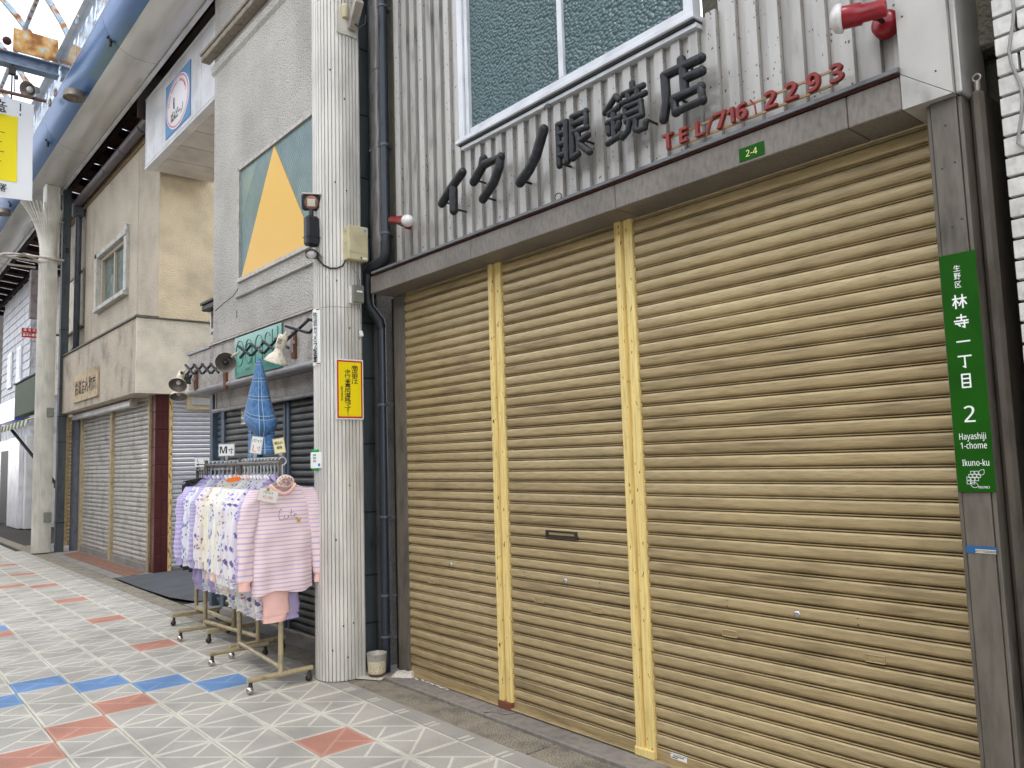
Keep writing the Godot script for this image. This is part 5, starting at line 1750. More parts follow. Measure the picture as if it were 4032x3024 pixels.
	gp.bx(-11.04, -8.16, 5.506, 5.529, -3.09, -3.01)
	pm(sb, "shadow_gap", gp, M.ink)
	var xs := [-11.03, -10.476, -9.925, -9.387, -8.846, -8.16]
	for k in 5:
		var so := MB.new()
		so.bx(xs[k] + 0.008, xs[k + 1] - 0.008, 5.475, 5.495, -3.9, -3.102, 0.003)
		pm(sb, "soffit_board", so, M.soffit)
	var bk := MB.new()
	bk.bx(-11.04, -8.16, 5.497, 6.45, -3.9, -3.104)
	pm(sb, "box_body", bk, M.darkmetal)
	var po := thing("round_logo_poster", "blue square poster with a white oval, pink rim and lettering on the white sign box", "poster", Vector3(-9.695, 5.94, -2.994))
	var p1 := MB.new()
	p1.box(Vector3.ZERO, Vector3(0.94, 0.70, 0.006))
	pm(po, "poster", p1, M.sign_blue)
	var oval := Basis(Vector3.RIGHT, PI / 2)
	var p2 := MB.new()
	p2.lathe([Vector2(0, 0.004), Vector2(0.415, 0.004), Vector2(0.418, 0.002)], Transform3D(Basis.from_scale(Vector3(1.05, 0.8, 1)) * oval, Vector3(0, 0, 0.001)), 40)
	pm(po, "oval", p2, base(S(240, 236, 240), 0.5))
	var p3 := MB.new()
	p3.lathe([Vector2(0.375, 0.006), Vector2(0.395, 0.006)], Transform3D(Basis.from_scale(Vector3(1.05, 0.8, 1)) * oval, Vector3(0, 0, 0.001)), 40)
	pm(po, "rim", p3, base(S(220, 120, 150), 0.5))
	var redm := base(S(196, 40, 70), 0.5)
	var arc := "Ikuno Hondori Shotengai!"
	for i in arc.length():
		if arc[i] == " ": continue
		var a := deg_to_rad(172.0 - 164.0 * i / (arc.length() - 1))
		var tm := text(po, "lettering", arc[i], 0.036, Vector3(cos(a) * 0.33, sin(a) * 0.25, 0.009), redm, true)
		tm.rotation.z = a - PI / 2
	lettering(po, "ばんビーノ", Vector3(-0.19, -0.15, 0.009), Vector3.RIGHT, Vector3.UP, Vector2(0.09, 0.11), 0.095, 0.013, M.ink, false)
	var fk := MB.new()
	fk.tube([Vector3(-0.12, 0.03, 0.010), Vector3(-0.11, -0.06, 0.010)], 0.008, 6)
	fk.ball(Vector3(-0.125, 0.06, 0.008), 0.02, 8, Vector3(0.8, 1.6, 0.25))
	pm(po, "spoon_print", fk, M.ink)

# ---------------------------------------------------------------- far end
func far_shops():
	var s := thing("siding_house", "white clapboard house at the far end with two narrow windows", "building")
	for r in 13:
		var y := 3.4 + r * 0.215
		var mb := MB.new()
		var x1 := -22.72
		mb.extrude(PackedVector2Array([Vector2(-3.52, y), Vector2(-3.485, y), Vector2(-3.505, y + 0.212), Vector2(-3.52, y + 0.212)]), Vector3(-27.3, 0, 0), Vector3(0, 0, 1), Vector3(0, 1, 0), Vector3(4.55, 0, 0))
		pm(s, "siding_board", mb, M.siding)
		if r < 12:
			var m2 := MB.new()
			m2.bx(-22.76, -22.72, y + 0.006, y + 0.212, -5.2, -3.53, 0.006)
			pm(s, "siding_board", m2, M.siding)
	var core := MB.new()
	core.bx(-27.3, -22.765, 2.3, 6.4, -5.3, -3.525)
	pm(s, "wall", core, M.siding)
	for wx in [[-26.0, -25.3], [-24.5, -23.8]]:
		var wf := MB.new()
		wf.bx(wx[0], wx[1], 3.75, 4.75, -3.52, -3.45, 0.01)
		var w := pm(s, "window", wf, M.white_frame)
		var wp := MB.new()
		wp.bx(wx[0] + 0.12, wx[1] - 0.1, 3.85, 4.65, -3.49, -3.445)
		pm(w, "pane", wp, mat(S(120, 120, 124), 0.3))
	var base_w := MB.new()
	base_w.bx(-28.0, -22.6, 0.0, 2.3, -4.2, -3.45, 0.01)
	base_w.bx(-24.6, -22.9, 0.0, 2.3, -3.45, -3.35, 0.01)
	pm(s, "white_base", base_w, M.panel_white)
	var dr := MB.new()
	dr.bx(-26.4, -24.9, 0.0, 2.0, -3.449, -3.42)
	pm(s, "door", dr, M.darkmetal)
	var rec := thing("cream_side_shop", "plain cream shop wall behind the striped awning at the far end", "building")
	var rb := MB.new()
	rb.bx(-22.55, -17.65, 0.0, 3.3, -4.8, -4.2)
	rb.bx(-22.55, -17.65, 3.305, 6.3, -4.8, -4.0)
	pm(rec, "wall", rb, mat(S(214, 208, 194), 0.9, 0.0, TX["grime"], Vector3(0.6, 0.6, 0.6)))
	var gb := thing("green_board", "dark green sign board above the striped awning at the far end", "sign")
	var g1 := MB.new()
	g1.bx(-20.62, -18.0, 2.63, 3.36, -3.1, -2.9, 0.01)
	pm(gb, "board", g1, M.olive)
	var g2 := MB.new()
	g2.bx(-20.66, -17.98, 3.362, 3.40, -3.12, -2.88, 0.01)
	pm(gb, "edge", g2, M.ink)
	var aw := thing("striped_awning", "green and white striped shop awning with a scalloped edge at the far end", "awning")
	for k in 14:
		var x := -19.6 + k * 0.21
		var mb := MB.new()
		var rows := []
		for q in [[2.58, -3.2], [2.36, -2.55], [2.24, -2.53]]:
			rows.append([Vector3(x, q[0], q[1]), Vector3(x + 0.105, q[0] + 0.01, q[1] + 0.02), Vector3(x + 0.205, q[0], q[1])])
		mb.sheet(rows)
		pm(aw, "stripe", mb, M.olive if k % 2 == 0 else mat(S(176, 178, 150), 0.8))
	var arm := MB.new()
	arm.tube([Vector3(-18.9, 2.3, -2.6), Vector3(-17.0, 1.15, -3.1)], 0.03, 8)
	arm.box(Vector3(-17.0, 1.13, -3.12), Vector3(0.14, 0.1, 0.1), 0.01)
	pm(aw, "support_arm", arm, M.ink)
	var bl := thing("blue_board", "glossy blue sign panel beside the green board at the far end", "sign")
	var b1 := MB.new()
	b1.bx(-25.2, -22.74, 2.7, 3.27, -3.4, -3.2, 0.01)
	pm(bl, "board", b1, base(S(40, 70, 170), 0.2))
	var rs := thing("red_hydrant_sign", "small red double sign with white characters beside the far column", "sign", Vector3(-17.5, 4.1, -2.68))
	for k in 2:
		var mb := MB.new()
		mb.box(Vector3(0, 0.05 - 0.095 * k, 0), Vector3(0.02, 0.088, 0.28), 0.003)
		pm(rs, "plate", mb, base(S(190, 24, 34), 0.4))
	lettering(rs, "送水口", Vector3(0.012, 0.058, 0.085), Vector3(0, 0, -1), Vector3.UP, Vector2(0.042, 0.042), 0.075, 0.007, M.white, false)
	lettering(rs, "童ほん帽子", Vector3(0.012, -0.038, 0.1), Vector3(0, 0, -1), Vector3.UP, Vector2(0.042, 0.042), 0.05, 0.006, M.white, false)
	var rb2 := MB.new()
	rb2.bx(-0.02, 0.0, -0.02, 0.02, -0.5, -0.14)
	pm(rs, "bracket", rb2, M.darkmetal)
	var bd := thing("projecting_sign", "dim square projecting sign under the brown eaves behind the far column", "sign")
	var q1 := MB.new()
	q1.bx(-19.7, -19.6, 4.75, 5.85, -3.5, -2.98, 0.02)
	pm(bd, "board", q1, mat(S(142, 132, 132), 0.6, 0.0, TX["grime"], Vector3(1, 1, 1)))
	var e := thing("end_house", "dim plain house front at the very end of the arcade", "building")
	var eb := MB.new()
	eb.bx(-48.0, -28.1, 0.0, 6.2, -5.0, -3.4)
	pm(e, "wall", eb, mat(S(170, 164, 156), 0.9, 0.0, TX["grime"], Vector3(0.3, 0.3, 0.3)))
	var ed := MB.new()
	for k in 6:
		ed.bx(-46.0 + k * 3.0, -43.6 + k * 3.0, 0.05, 2.3, -3.39, -3.36)
	pm(e, "door", ed, M.silver_shutter)

# ---------------------------------------------------------------- arcade roof and its beam
func arcade():
	var X0 := -46.0
	var X1 := 9.0
	var bm := thing("arcade_beam", "long glossy blue and silver eaves beam of the shopping arcade", "beam")
	# lower grey-white curved soffit, upper blue half, joints every few metres
	var low := [Vector2(-2.83, 6.50), Vector2(-2.72, 6.485), Vector2(-2.60, 6.49), Vector2(-2.48, 6.52), Vector2(-2.39, 6.57)]
	var upb := [Vector2(-2.39, 6.57), Vector2(-2.31, 6.64), Vector2(-2.25, 6.73), Vector2(-2.21, 6.83), Vector2(-2.19, 6.95)]
	var x := X0
	while x < X1:
		var L := 3.6
		var a := MB.new()
		a.sweep(low, Vector3(x, 0, 0), Vector3(0, 0, 1), Vector3.UP, Vector3(L - 0.006, 0, 0), true)
		pm(bm, "soffit_sheet", a, M.beam_low)
		var c := MB.new()
		c.sweep(upb, Vector3(x, 0, 0), Vector3(0, 0, 1), Vector3.UP, Vector3(L - 0.006, 0, 0), true)
		pm(bm, "blue_sheet", c, M.beam)
		var d := MB.new()
		d.sweep([Vector2(-2.215, 6.94), Vector2(-2.225, 7.2), Vector2(-2.215, 7.5)], Vector3(x, 0, 0), Vector3(0, 0, 1), Vector3.UP, Vector3(L - 0.006, 0, 0), true)
		pm(bm, "mirror_sheet", d, M.mirror)
		x += L
	var ed := MB.new()
	ed.bx(X0, X1, 6.945, 6.957, -2.235, -2.186, 0.003)
	pm(bm, "front_lip", ed, M.panel_white)
	var we := MB.new()
	we.bx(X0, X1, 6.47, 6.52, -2.885, -2.835, 0.004)
	pm(bm, "rear_edge", we, M.panel_white)
	var wg := MB.new()
	wg.bx(X0, X1, 6.5, 6.53, -2.836, -2.829)
	wg.bx(X0, X1, 6.53, 7.5, -2.88, -2.84)
	wg.bx(X0, X1, 7.46, 7.5, -2.84, -2.26)
	pm(bm, "rear_web", wg, M.darkmetal)
	# rusty channel on top
	var ch := MB.new()
	ch.bx(X0, X1, 7.505, 7.60, -2.26, -2.20, 0.006)
	ch.bx(X0, X1, 7.605, 7.70, -2.29, -2.235, 0.006)
	pm(bm, "rusty_channel", ch, M.rib)
	var ch2 := MB.new()
	ch2.bx(X0, X1, 7.49, 7.503, -2.24, -2.15, 0.003)
	pm(bm, "white_flange", ch2, M.panel_white)
	for lx in [-11.65, -17.9, -24.2]:
		var l := thing("downlight", {-11.65: "nearest round downlight in the blue arcade beam", -17.9: "middle round downlight in the blue beam near the far column", -24.2: "farthest round downlight in the blue arcade beam"}[lx], "light fixture", Vector3(lx, 6.50, -2.225), "downlights along the arcade beam")
		var r := MB.new()
		r.lathe([Vector2(0.0, 0.105), Vector2(0.126, 0.10), Vector2(0.13, 0.02), Vector2(0.14, 0.008), Vector2(0.136, -0.004), Vector2(0.124, 0.0), Vector2(0.12, 0.016), Vector2(0.05, 0.024), Vector2(0.045, 0.004), Vector2(0, 0.0)], Transform3D(), 26)
		pm(l, "ring", r, M.lampgrey)
	for hx in [-10.05, -13.9, -17.6, -21.6]:
		var l := thing("beam_hook", {-10.05: "nearest small dark peg under the blue arcade beam", -13.9: "second small dark peg along the blue arcade beam", -17.6: "third small dark peg along the blue arcade beam", -21.6: "farthest small dark peg along the blue arcade beam"}[hx], "hook", Vector3(hx, 6.68, -2.30), "pegs along the arcade beam")
		var r := MB.new()
		r.tube([Vector3(0, 0.05, 0), Vector3(0, -0.1, 0)], 0.02, 10)
		r.tube([Vector3(0, 0.0, 0), Vector3(0, 0.012, 0)], 0.045, 12)
		pm(l, "peg", r, M.darkmetal)
	# translucent barrel roof on curved ribs
	var rf := thing("arcade_roof", "translucent arched arcade roof on pale blue rusting ribs", "roof")
	var zc := 0.75
	var yc := 6.2
	var R := 3.35
	var a0 := atan2(7.55 - yc, -2.2 - zc)
	var arcp := func(t: float, rr: float) -> Vector3:
		var a := lerpf(a0, PI - a0, t)
		return Vector3(0, yc + rr * sin(a), zc + rr * cos(a))
	var xi := X0
	var bay := 0
	while xi < X1:
		var pm1 := MB.new()
		var g := []
		for i in 25:
			var p: Vector3 = arcp.call(i / 24.0, R + 0.06)
			g.append([p + Vector3(xi + 0.01, 0, 0), p + Vector3(xi + 1.24, 0, 0)])
		pm1.sheet(g)
		pm(rf, "roof_panel", pm1, M.roofpane)
		var rb := MB.new()
		for i in 24:
			var p: Vector3 = arcp.call(i / 24.0, R)
			var q: Vector3 = arcp.call((i + 1) / 24.0, R)
			var dl := (q - p)
			rb.box((p + q) / 2 + Vector3(xi, 0, 0), Vector3(0.05, 0.075, dl.length() * 1.01), 0.0, Basis(Vector3.RIGHT, -atan2(dl.y, dl.z)))
		pm(rf, "rib", rb, M.rib)
		xi += 1.25
		bay += 1
	for t in [0.1, 0.22, 0.36, 0.5, 0.64, 0.78]:
		var p: Vector3 = arcp.call(t, R - 0.02)
		var mb := MB.new()
		mb.tube([Vector3(X0, p.y, p.z), Vector3(X1, p.y, p.z)], 0.035, 8)
		pm(rf, "purlin", mb, M.rib)
	# cross beams
	for cx in [-12.65, -23.4, -34.2, -1.9]:
		var cbm := thing("cross_beam", {-12.65: "blue-grey steel cross beam with a rusty plate above the hanging banner", -23.4: "blue-grey steel cross beam farther down the arcade roof", -34.2: "blue-grey steel cross beam at the far end of the arcade roof", -1.9: "blue-grey steel cross beam overhead near the gold shop"}[cx], "beam", Vector3(cx, 7.19, 0), "cross beams of the arcade roof")
		var cb := MB.new()
		cb.bx(-0.09, 0.09, 0.0, 0.014, -2.205, 3.7)
		cb.bx(-0.09, 0.09, 0.166, 0.18, -2.205, 3.7)
		cb.bx(-0.005, 0.005, 0.014, 0.166, -2.205, 3.7)
		pm(cbm, "steel_section", cb, mat(S(132, 148, 168), 0.5, 0.2, TX["grime"], Vector3(1.2, 1.2, 1.2)))
		var pl := MB.new()
		pl.bx(-0.04, -0.02, 0.25, 0.6, -2.2, -1.63, 0.004)
		pm(cbm, "rusty_plate", pl, M.rusty)
		var bolt := MB.new()
		bolt.ball(Vector3(0.02, 0.35, -1.55), 0.06, 12)
		pm(cbm, "bolt_cap", bolt, M.drip_rust)
	var eyes := thing("beam_lugs", "pale steel lugs with round holes on the mirror-like beam face", "bracket")
	for ex in [-11.0, -12.35, -12.75]:
		var lug := MB.new()
		var ring := []
		for i in 13:
			ring.append(Vector3(ex + 0.05 * cos(TAU * i / 12), (7.3 if ex > -12 else 6.83) + 0.05 * sin(TAU * i / 12), -2.12))
		lug.tube(ring, 0.016, 8, false)
		pm(eyes, "lug", lug, M.rib)
	# lean-to of brown sheets between beam and house fronts
	var lt := thing("brown_eaves_roof", "dark brown corrugated lean-to roof between the beam and the house fronts", "roof")
	var xb := X0
	var ct := 0
	while xb < X1:
		var mb := MB.new()
		var pr := []
		for i in 25:
			pr.append(Vector2(i * 0.04, 0.004 * (1 if i % 2 == 0 else -1)))
		var over_alley := xb > -11.9 and xb < -8.2
		mb.sweep(pr, Vector3(xb, 7.25, -2.86), Vector3.RIGHT, Vector3.UP, Vector3(0, -0.1, -1.0) if over_alley else Vector3(0, -0.25, -2.4))
		pm(lt, "roof_sheet", mb, M.brown_roof)
		var bb := MB.new()
		bb.box(Vector3(xb, 7.05, -3.9), Vector3(0.07, 0.12, 2.2), 0.0, Basis(Vector3.RIGHT, -0.1))
		pm(lt, "rafter", bb, M.brown_bar)
		xb += 0.97
		ct += 1
	for z in [-3.2, -3.8]:
		var mb := MB.new()
		mb.bx(X0, X1, 6.9, 7.0, z - 0.04, z + 0.04)
		pm(lt, "batten", mb, M.brown_bar)

func far_column():
	var c := thing("arcade_column", "weathered fluted column with a flared palm-like capital beyond the alley", "column")
	var X := -15.62
	fluted(c, X, -2.66, 0.165, [0.02, 2.0, 3.6, 5.08], M.flute_old)
	var col := MB.new()
	col.lathe([Vector2(0.17, 5.06), Vector2(0.178, 5.07), Vector2(0.178, 5.14), Vector2(0.165, 5.15), Vector2(0.165, 5.2)], Transform3D(Basis(), Vector3(X, 0, -2.66)), 28)
	pm(c, "collar", col, M.flute_old)
	var blk := MB.new()
	blk.bx(X - 0.12, X + 0.13, 5.15, 6.5, -2.80, -2.55, 0.02)
	pm(c, "capital_core", blk, M.flute_old)
	for k in 27:
		var a := deg_to_rad(-120.0 + 240.0 * k / 26)
		var fin := MB.new()
		var g := []
		for i in 11:
			var v := i / 10.0
			var y := 5.16 + v * (0.9 + 0.08 * cos(a))
			var flare := 0.155 + (0.31 * pow(v, 2.4) * (0.35 + 0.65 * maxf(0.0, cos(a))))
			var w := 0.0125 + 0.001 * v
			var dirv := Vector3(sin(a), 0, cos(a))
			var tg := Vector3(cos(a), 0, -sin(a))
			var p := Vector3(X, y, -2.66) + dirv * flare
			g.append([p - tg * w - dirv * 0.012, p - tg * w, p + tg * w, p + tg * w - dirv * 0.012])
		fin.sheet(g, Vector2.ONE, true, -1)
		pm(c, "capital_fin", fin, M.flute_old)
	var hoop := MB.new()
	var hr := []
	for i in 19:
		var a := deg_to_rad(-130 + 260.0 * i / 18)
		hr.append(Vector3(X + 0.30 * sin(a), 5.80, -2.64 + 0.30 * cos(a)))
	hoop.tube(hr, 0.006, 6)
	pm(c, "hoop", hoop, M.flute_old)
	var post := MB.new()
	post.bx(X - 0.11, X + 0.05, 0.0, 6.55, -2.98, -2.855, 0.006)
	var pp := pm(c, "steel_post", post, M.post)
	var st := MB.new()
	for y in [0.5, 1.9, 2.35, 2.85, 3.9]:
		st.bx(X - 0.115, X + 0.055, y, y + 0.015, -2.985, -2.85)
	st.box(Vector3(X + 0.055, 5.35, -2.92), Vector3(0.004, 0.1, 0.06))
	pm(pp, "strap", st, M.darkmetal)
	var bx1 := MB.new()
	bx1.box(Vector3(X + 0.16, 2.42, -2.70), Vector3(0.07, 0.16, 0.11), 0.008)
	bx1.box(Vector3(X + 0.17, 0.62, -2.70), Vector3(0.05, 0.17, 0.12), 0.008)
	pm(c, "small_box", bx1, M.box_grey)
	var arm := thing("banner_bracket", "bent steel tubes clamped round the far column at capital height", "bracket")
	var ab := MB.new()
	var lp := []
	for i in 13:
		var a := deg_to_rad(-90 + 180.0 * i / 12)
		lp.append(Vector3(X + 0.19 * sin(a), 5.14, -2.25 + 0.32 * cos(a) ))
	ab.tube([Vector3(X + 0.2, 5.12, -2.85)] + [Vector3(X + 0.2, 5.14, -2.3)] + lp.slice(3, 13) + [Vector3(X - 0.2, 5.13, -2.6)], 0.022, 8)
	ab.tube([Vector3(X + 0.05, 5.08, -2.49), Vector3(X + 0.05, 5.14, -1.2)], 0.02, 8)
	ab.tube([Vector3(X + 0.0, 4.98, -2.45), Vector3(X + 0.0, 5.0, -1.2)], 0.018, 8)
	pm(arm, "tube", ab, M.alu)

func banner():
	var b := thing("hanging_banner", "white cloth banner with a big yellow field hung from a pole across the arcade", "banner", Vector3(-12.6, 6.77, -1.9))
	var w := 1.5
	var g := []
	for i in 19:
		var row := []
		for j in 17:
			var u := j / 16.0
			var v := i / 18.0
			row.append(Vector3(0.035 * sin(u * 5 + v * 2.4) * (0.4 + v) + 0.02 * sin(v * 6.0 - u * 4.0), -0.1 - v * 1.44 - 0.02 * sin(u * 6.0) * (1.0 - v), w * (1.0 - u)))
		g.append(row)
	# columns run from the left (towards the street) to the right
	var mb := MB.new()
	mb.sheet(g)
	pm(b, "cloth", mb, M.banner)
	var y := MB.new()
	var g2 := []
	for i in range(3, 16):
		var row := []
		for j in range(2, 15):
			row.append(g[i][j] + Vector3(0.006, 0, 0))
		g2.append(row)
	y.sheet(g2)
	pm(b, "yellow_field", y, M.banner_yellow)
	lettering(b, "注意！", Vector3(0.06, -0.24, 0.66), Vector3(0, 0, -1), Vector3.UP, Vector2(0.16, 0.17), 0.24, 0.016, M.ink, false)
	lettering(b, "署", Vector3(0.045, -1.41, 0.36), Vector3(0, 0, -1), Vector3.UP, Vector2(0.1, 0.1), 0.24, 0.01, M.ink, false)
	var pic := MB.new()
	for k in 4:
		pic.bx(0.04, 0.046, -0.62 - k * 0.14, -0.612 - k * 0.14, 0.35 + 0.03 * (k % 2), 0.6)
	var ring := []
	for i in 25:
		ring.append(Vector3(0.045, -0.93 + 0.09 * sin(TAU * i / 24), 0.62 + 0.09 * cos(TAU * i / 24)))
	pic.tube(ring, 0.008, 6, false)
	pm(b, "print", pic, base(S(70, 64, 20), 0.8))
	var pole := thing("banner_pole", "brown steel pole across the arcade carrying the banner and a small floodlight", "pole", Vector3(-12.6, 6.77, 0))
	var pb := MB.new()
	pb.tube([Vector3(0, 0, -2.05), Vector3(0, 0, 2.2)], 0.025, 10)
	pm(pole, "tube", pb, mat(S(112, 84, 74), 0.5, 0.2))
	var hg := MB.new()
	for z in [-1.62, 0.9]:
		hg.tube([Vector3(0, -0.08, z), Vector3(0, 0.42, z)], 0.01, 8)
		hg.box(Vector3(0, 0.33, z), Vector3(0.07, 0.12, 0.09), 0.01)
		hg.box(Vector3(0.0, 0.25, z - 0.05), Vector3(0.04, 0.06, 0.05), 0.005)
		for k in 9:
			hg.ball(Vector3(0, 0.02 + 0.025 * k, z - 0.035), 0.011, 6)
	pm(pole, "hanger", hg, M.darkmetal)
	var cl := MB.new()
	cl.tube([Vector3(0.0, 0.03, -1.92), Vector3(0.0, -0.1, -1.915), Vector3(0.01, -0.14, -1.9)], 0.008, 6)
	pm(pole, "clip", cl, M.alu)
	var sp := thing("pole_floodlight", "small grey bell-shaped floodlight mounted on the banner pole", "lamp", Vector3(-12.6, 6.80, -1.86))
	var s1 := MB.new()
	var dirv := Vector3(0.62, -0.4, 0.65).normalized()
	s1.lathe([Vector2(0.0, -0.13), Vector2(0.05, -0.12), Vector2(0.055, -0.04), Vector2(0.07, -0.02), Vector2(0.085, 0.03), Vector2(0.115, 0.08), Vector2(0.12, 0.085), Vector2(0.11, 0.082), Vector2(0.07, 0.02), Vector2(0, 0.0)], Transform3D(Basis(Quaternion(Vector3.UP, dirv)), Vector3(0, 0.09, 0)), 20)
	pm(sp, "shade", s1, M.lampgrey)
	var s2 := MB.new()
	s2.ball(dirv * 0.03 + Vector3(0, 0.09, 0), 0.05, 12)
	pm(sp, "bulb", s2, M.milk)
	var s3 := MB.new()
	s3.tube([Vector3(0, -0.02, 0), Vector3(-0.03, 0.06, -0.03)], 0.012, 8)
	pm(sp, "bracket", s3, M.darkmetal)

# the other side of the street, which the photograph does not show but its light and reflections do
func opposite_side():
	var o := thing("opposite_shops", "plain beige shop fronts across the arcade street", "building")
	var mb := MB.new()
	mb.bx(-46, 12, 0, 5.4, 4.6, 5.4)
	pm(o, "wall", mb, M.beige)
	for k in 12:
		var s := MB.new()
		s.bx(-40 + k * 4.2, -36.6 + k * 4.2, 0.05, 2.5, 4.55, 4.598)
		pm(o, "shop_door", s, M.silver_shutter)
	var b2 := MB.new()
	b2.bx(-46, 12, 6.5, 7.5, 3.7, 4.1)
	pm(o, "eaves_beam", b2, M.beam_low)

# ---------------------------------------------------------------- clothes racks
func rack(label: String, a: Vector3, b: Vector3, rail_y: float, flatbar: bool):
	var r := thing("clothes_rack", label, "clothes rack", Vector3(a.x, 0, a.z), "wheeled clothes racks in front of the stucco shop")
	var d := b - a
	d.y = 0
	for e in [Vector3.ZERO, d]:
		var p := MB.new()
		p.tube([e + Vector3(0, 0.085, 0), e + Vector3(0, 0.95, 0)], 0.0165, 14)
		pm(r, "post", p, M.tube)
		var u := MB.new()
		u.tube([e + Vector3(0, 0.951, 0), e + Vector3(0, rail_y + 0.035, 0)], 0.0135, 14)
		u.tube([e + Vector3(0, rail_y + 0.035, 0), e + Vector3(0, rail_y + 0.042, 0)], 0.0145, 14)
		pm(r, "upper_post", u, M.tube_dark)
		var f := MB.new()
		if flatbar: f.box(e + Vector3(0, 0.088, 0.0), Vector3(0.03, 0.034, 0.43), 0.004)
		else: f.tube([e + Vector3(0, 0.082, 0.215), e + Vector3(0, 0.082, -0.215)], 0.0165, 14)
		pm(r, "foot", f, M.tube)
		for s in [0.195, -0.195]:
			var fk := MB.new()
			var c: Vector3 = e + Vector3(0, 0, s)
			fk.tube([c + Vector3(0, 0.068, 0), c + Vector3(0, 0.056, 0)], 0.012, 10)
			fk.tube([c + Vector3(0, 0.056, 0), c + Vector3(0.006, 0.034, 0.006)], [0.012, 0.018], 10)
			var w := pm(r, "castor", fk, M.rubber)
			var wh := MB.new()
			wh.ball(c + Vector3(0.008, 0.0245, 0.008), 0.0235, 12)
			pm(w, "wheel", wh, M.chrome if s > 0 and not flatbar else M.rubber)
	var lb := MB.new()
	if flatbar: lb.box(d / 2 + Vector3(0, 0.135, 0), Vector3(0.024, 0.034, d.length()), 0.004, Basis(Vector3.UP, atan2(d.x, d.z)))
	else: lb.tube([Vector3(0, 0.125, 0), d + Vector3(0, 0.125, 0)], 0.0165, 14)
	pm(r, "lower_bar", lb, M.tube)
	var rl := MB.new()
	rl.tube([Vector3(0.02, rail_y, 0), d + Vector3(-0.02, rail_y, 0)], 0.0135, 14)
	pm(r, "rail", rl, M.tube_dark)

func fabric(kind: int, seedv: int) -> StandardMaterial3D:
	var n := 192
	var im := Image.create(n, n, false, Image.FORMAT_RGB8)
	var rg := RandomNumberGenerator.new()
	rg.seed = seedv
	var bg: Color = [S(226, 208, 222), S(240, 236, 242), S(244, 240, 236), S(248, 244, 226), S(232, 232, 244), S(198, 186, 226), S(244, 236, 236), S(236, 240, 240)][kind]
	im.fill(bg)
	if kind == 0 or kind == 5:
		for y in n:
			var q := y % 16
			var c := bg
			if kind == 0:
				if q < 4: c = S(198, 182, 212)
				elif q < 8: c = S(240, 222, 230)
				else: c = S(246, 220, 220)
			else:
				c = S(186, 172, 220) if q < 9 else S(214, 204, 236)
			im.fill_rect(Rect2i(0, y, n, 1), c)
	else:
		var pals := {1: [S(120, 96, 168), S(96, 90, 140), S(170, 150, 200)], 2: [S(110, 96, 108), S(150, 130, 130), S(90, 80, 96)], 3: [S(246, 226, 96), S(240, 210, 60), S(236, 170, 80), S(220, 224, 150)], 4: [S(128, 138, 196), S(150, 150, 204), S(100, 108, 168), S(180, 190, 220)], 6: [S(164, 120, 116), S(140, 92, 90), S(190, 150, 140)], 7: [S(196, 206, 212), S(206, 196, 214), S(180, 196, 190)]}
		var cnt: int = {1: 60, 2: 70, 3: 26, 4: 90, 6: 110, 7: 40}[kind]
		for k in cnt:
			var cx := rg.randi() % n
			var cy := rg.randi() % n
			var r: float = rg.randf_range(3.0, 8.0) if kind != 3 else rg.randf_range(5.0, 15.0)
			if kind == 6: r = rg.randf_range(2.5, 5.0)
			var col: Color = pals[kind][rg.randi() % pals[kind].size()]
			var ec := rg.randf_range(0.6, 1.0)
			for dy in range(-int(r) - 1, int(r) + 2):
				for dx in range(-int(r) - 1, int(r) + 2):
					var dd := Vector2(dx, dy / ec).length() + 1.2 * sin(atan2(dy, dx) * 5.0 + k)
					if dd < r:
						im.set_pixel(posmod(cx + dx, n), posmod(cy + dy, n), col if dd > r * 0.35 or kind > 4 else col.lightened(0.25))
	var m := base(Color.WHITE, 0.9)
	m.albedo_texture = ImageTexture.create_from_image(im)
	m.rim_enabled = true
	m.rim = 0.25
	m.backlight_enabled = true
	m.backlight = Color(0.12, 0.11, 0.12)
	return m

func tube_cloth(pts: Array, rad: Array, sq: float, sd: float, uvs: Vector2, rows := 10) -> ArrayMesh:
	var mb := MB.new()
	var g := []
	for i in rows + 1:
		var t := float(i) / rows * (pts.size() - 1)
		var k := mini(int(t), pts.size() - 2)
		var p: Vector3 = pts[k].lerp(pts[k + 1], t - k)
		var r: float = lerpf(rad[k], rad[k + 1], t - k)
		var ring := []
		for j in 16:
			var a := TAU * j / 16
			var f := 1.0 + 0.13 * sin(a * 3 + i * 0.7 + sd) + 0.08 * sin(i * 1.9 + sd * 3 + a * 2)
			ring.append(p + Vector3(sin(a) * r * sq * f, 0, cos(a) * r * f))
		g.append(ring)
	mb.sheet(g, uvs, true)
	return mb.done()

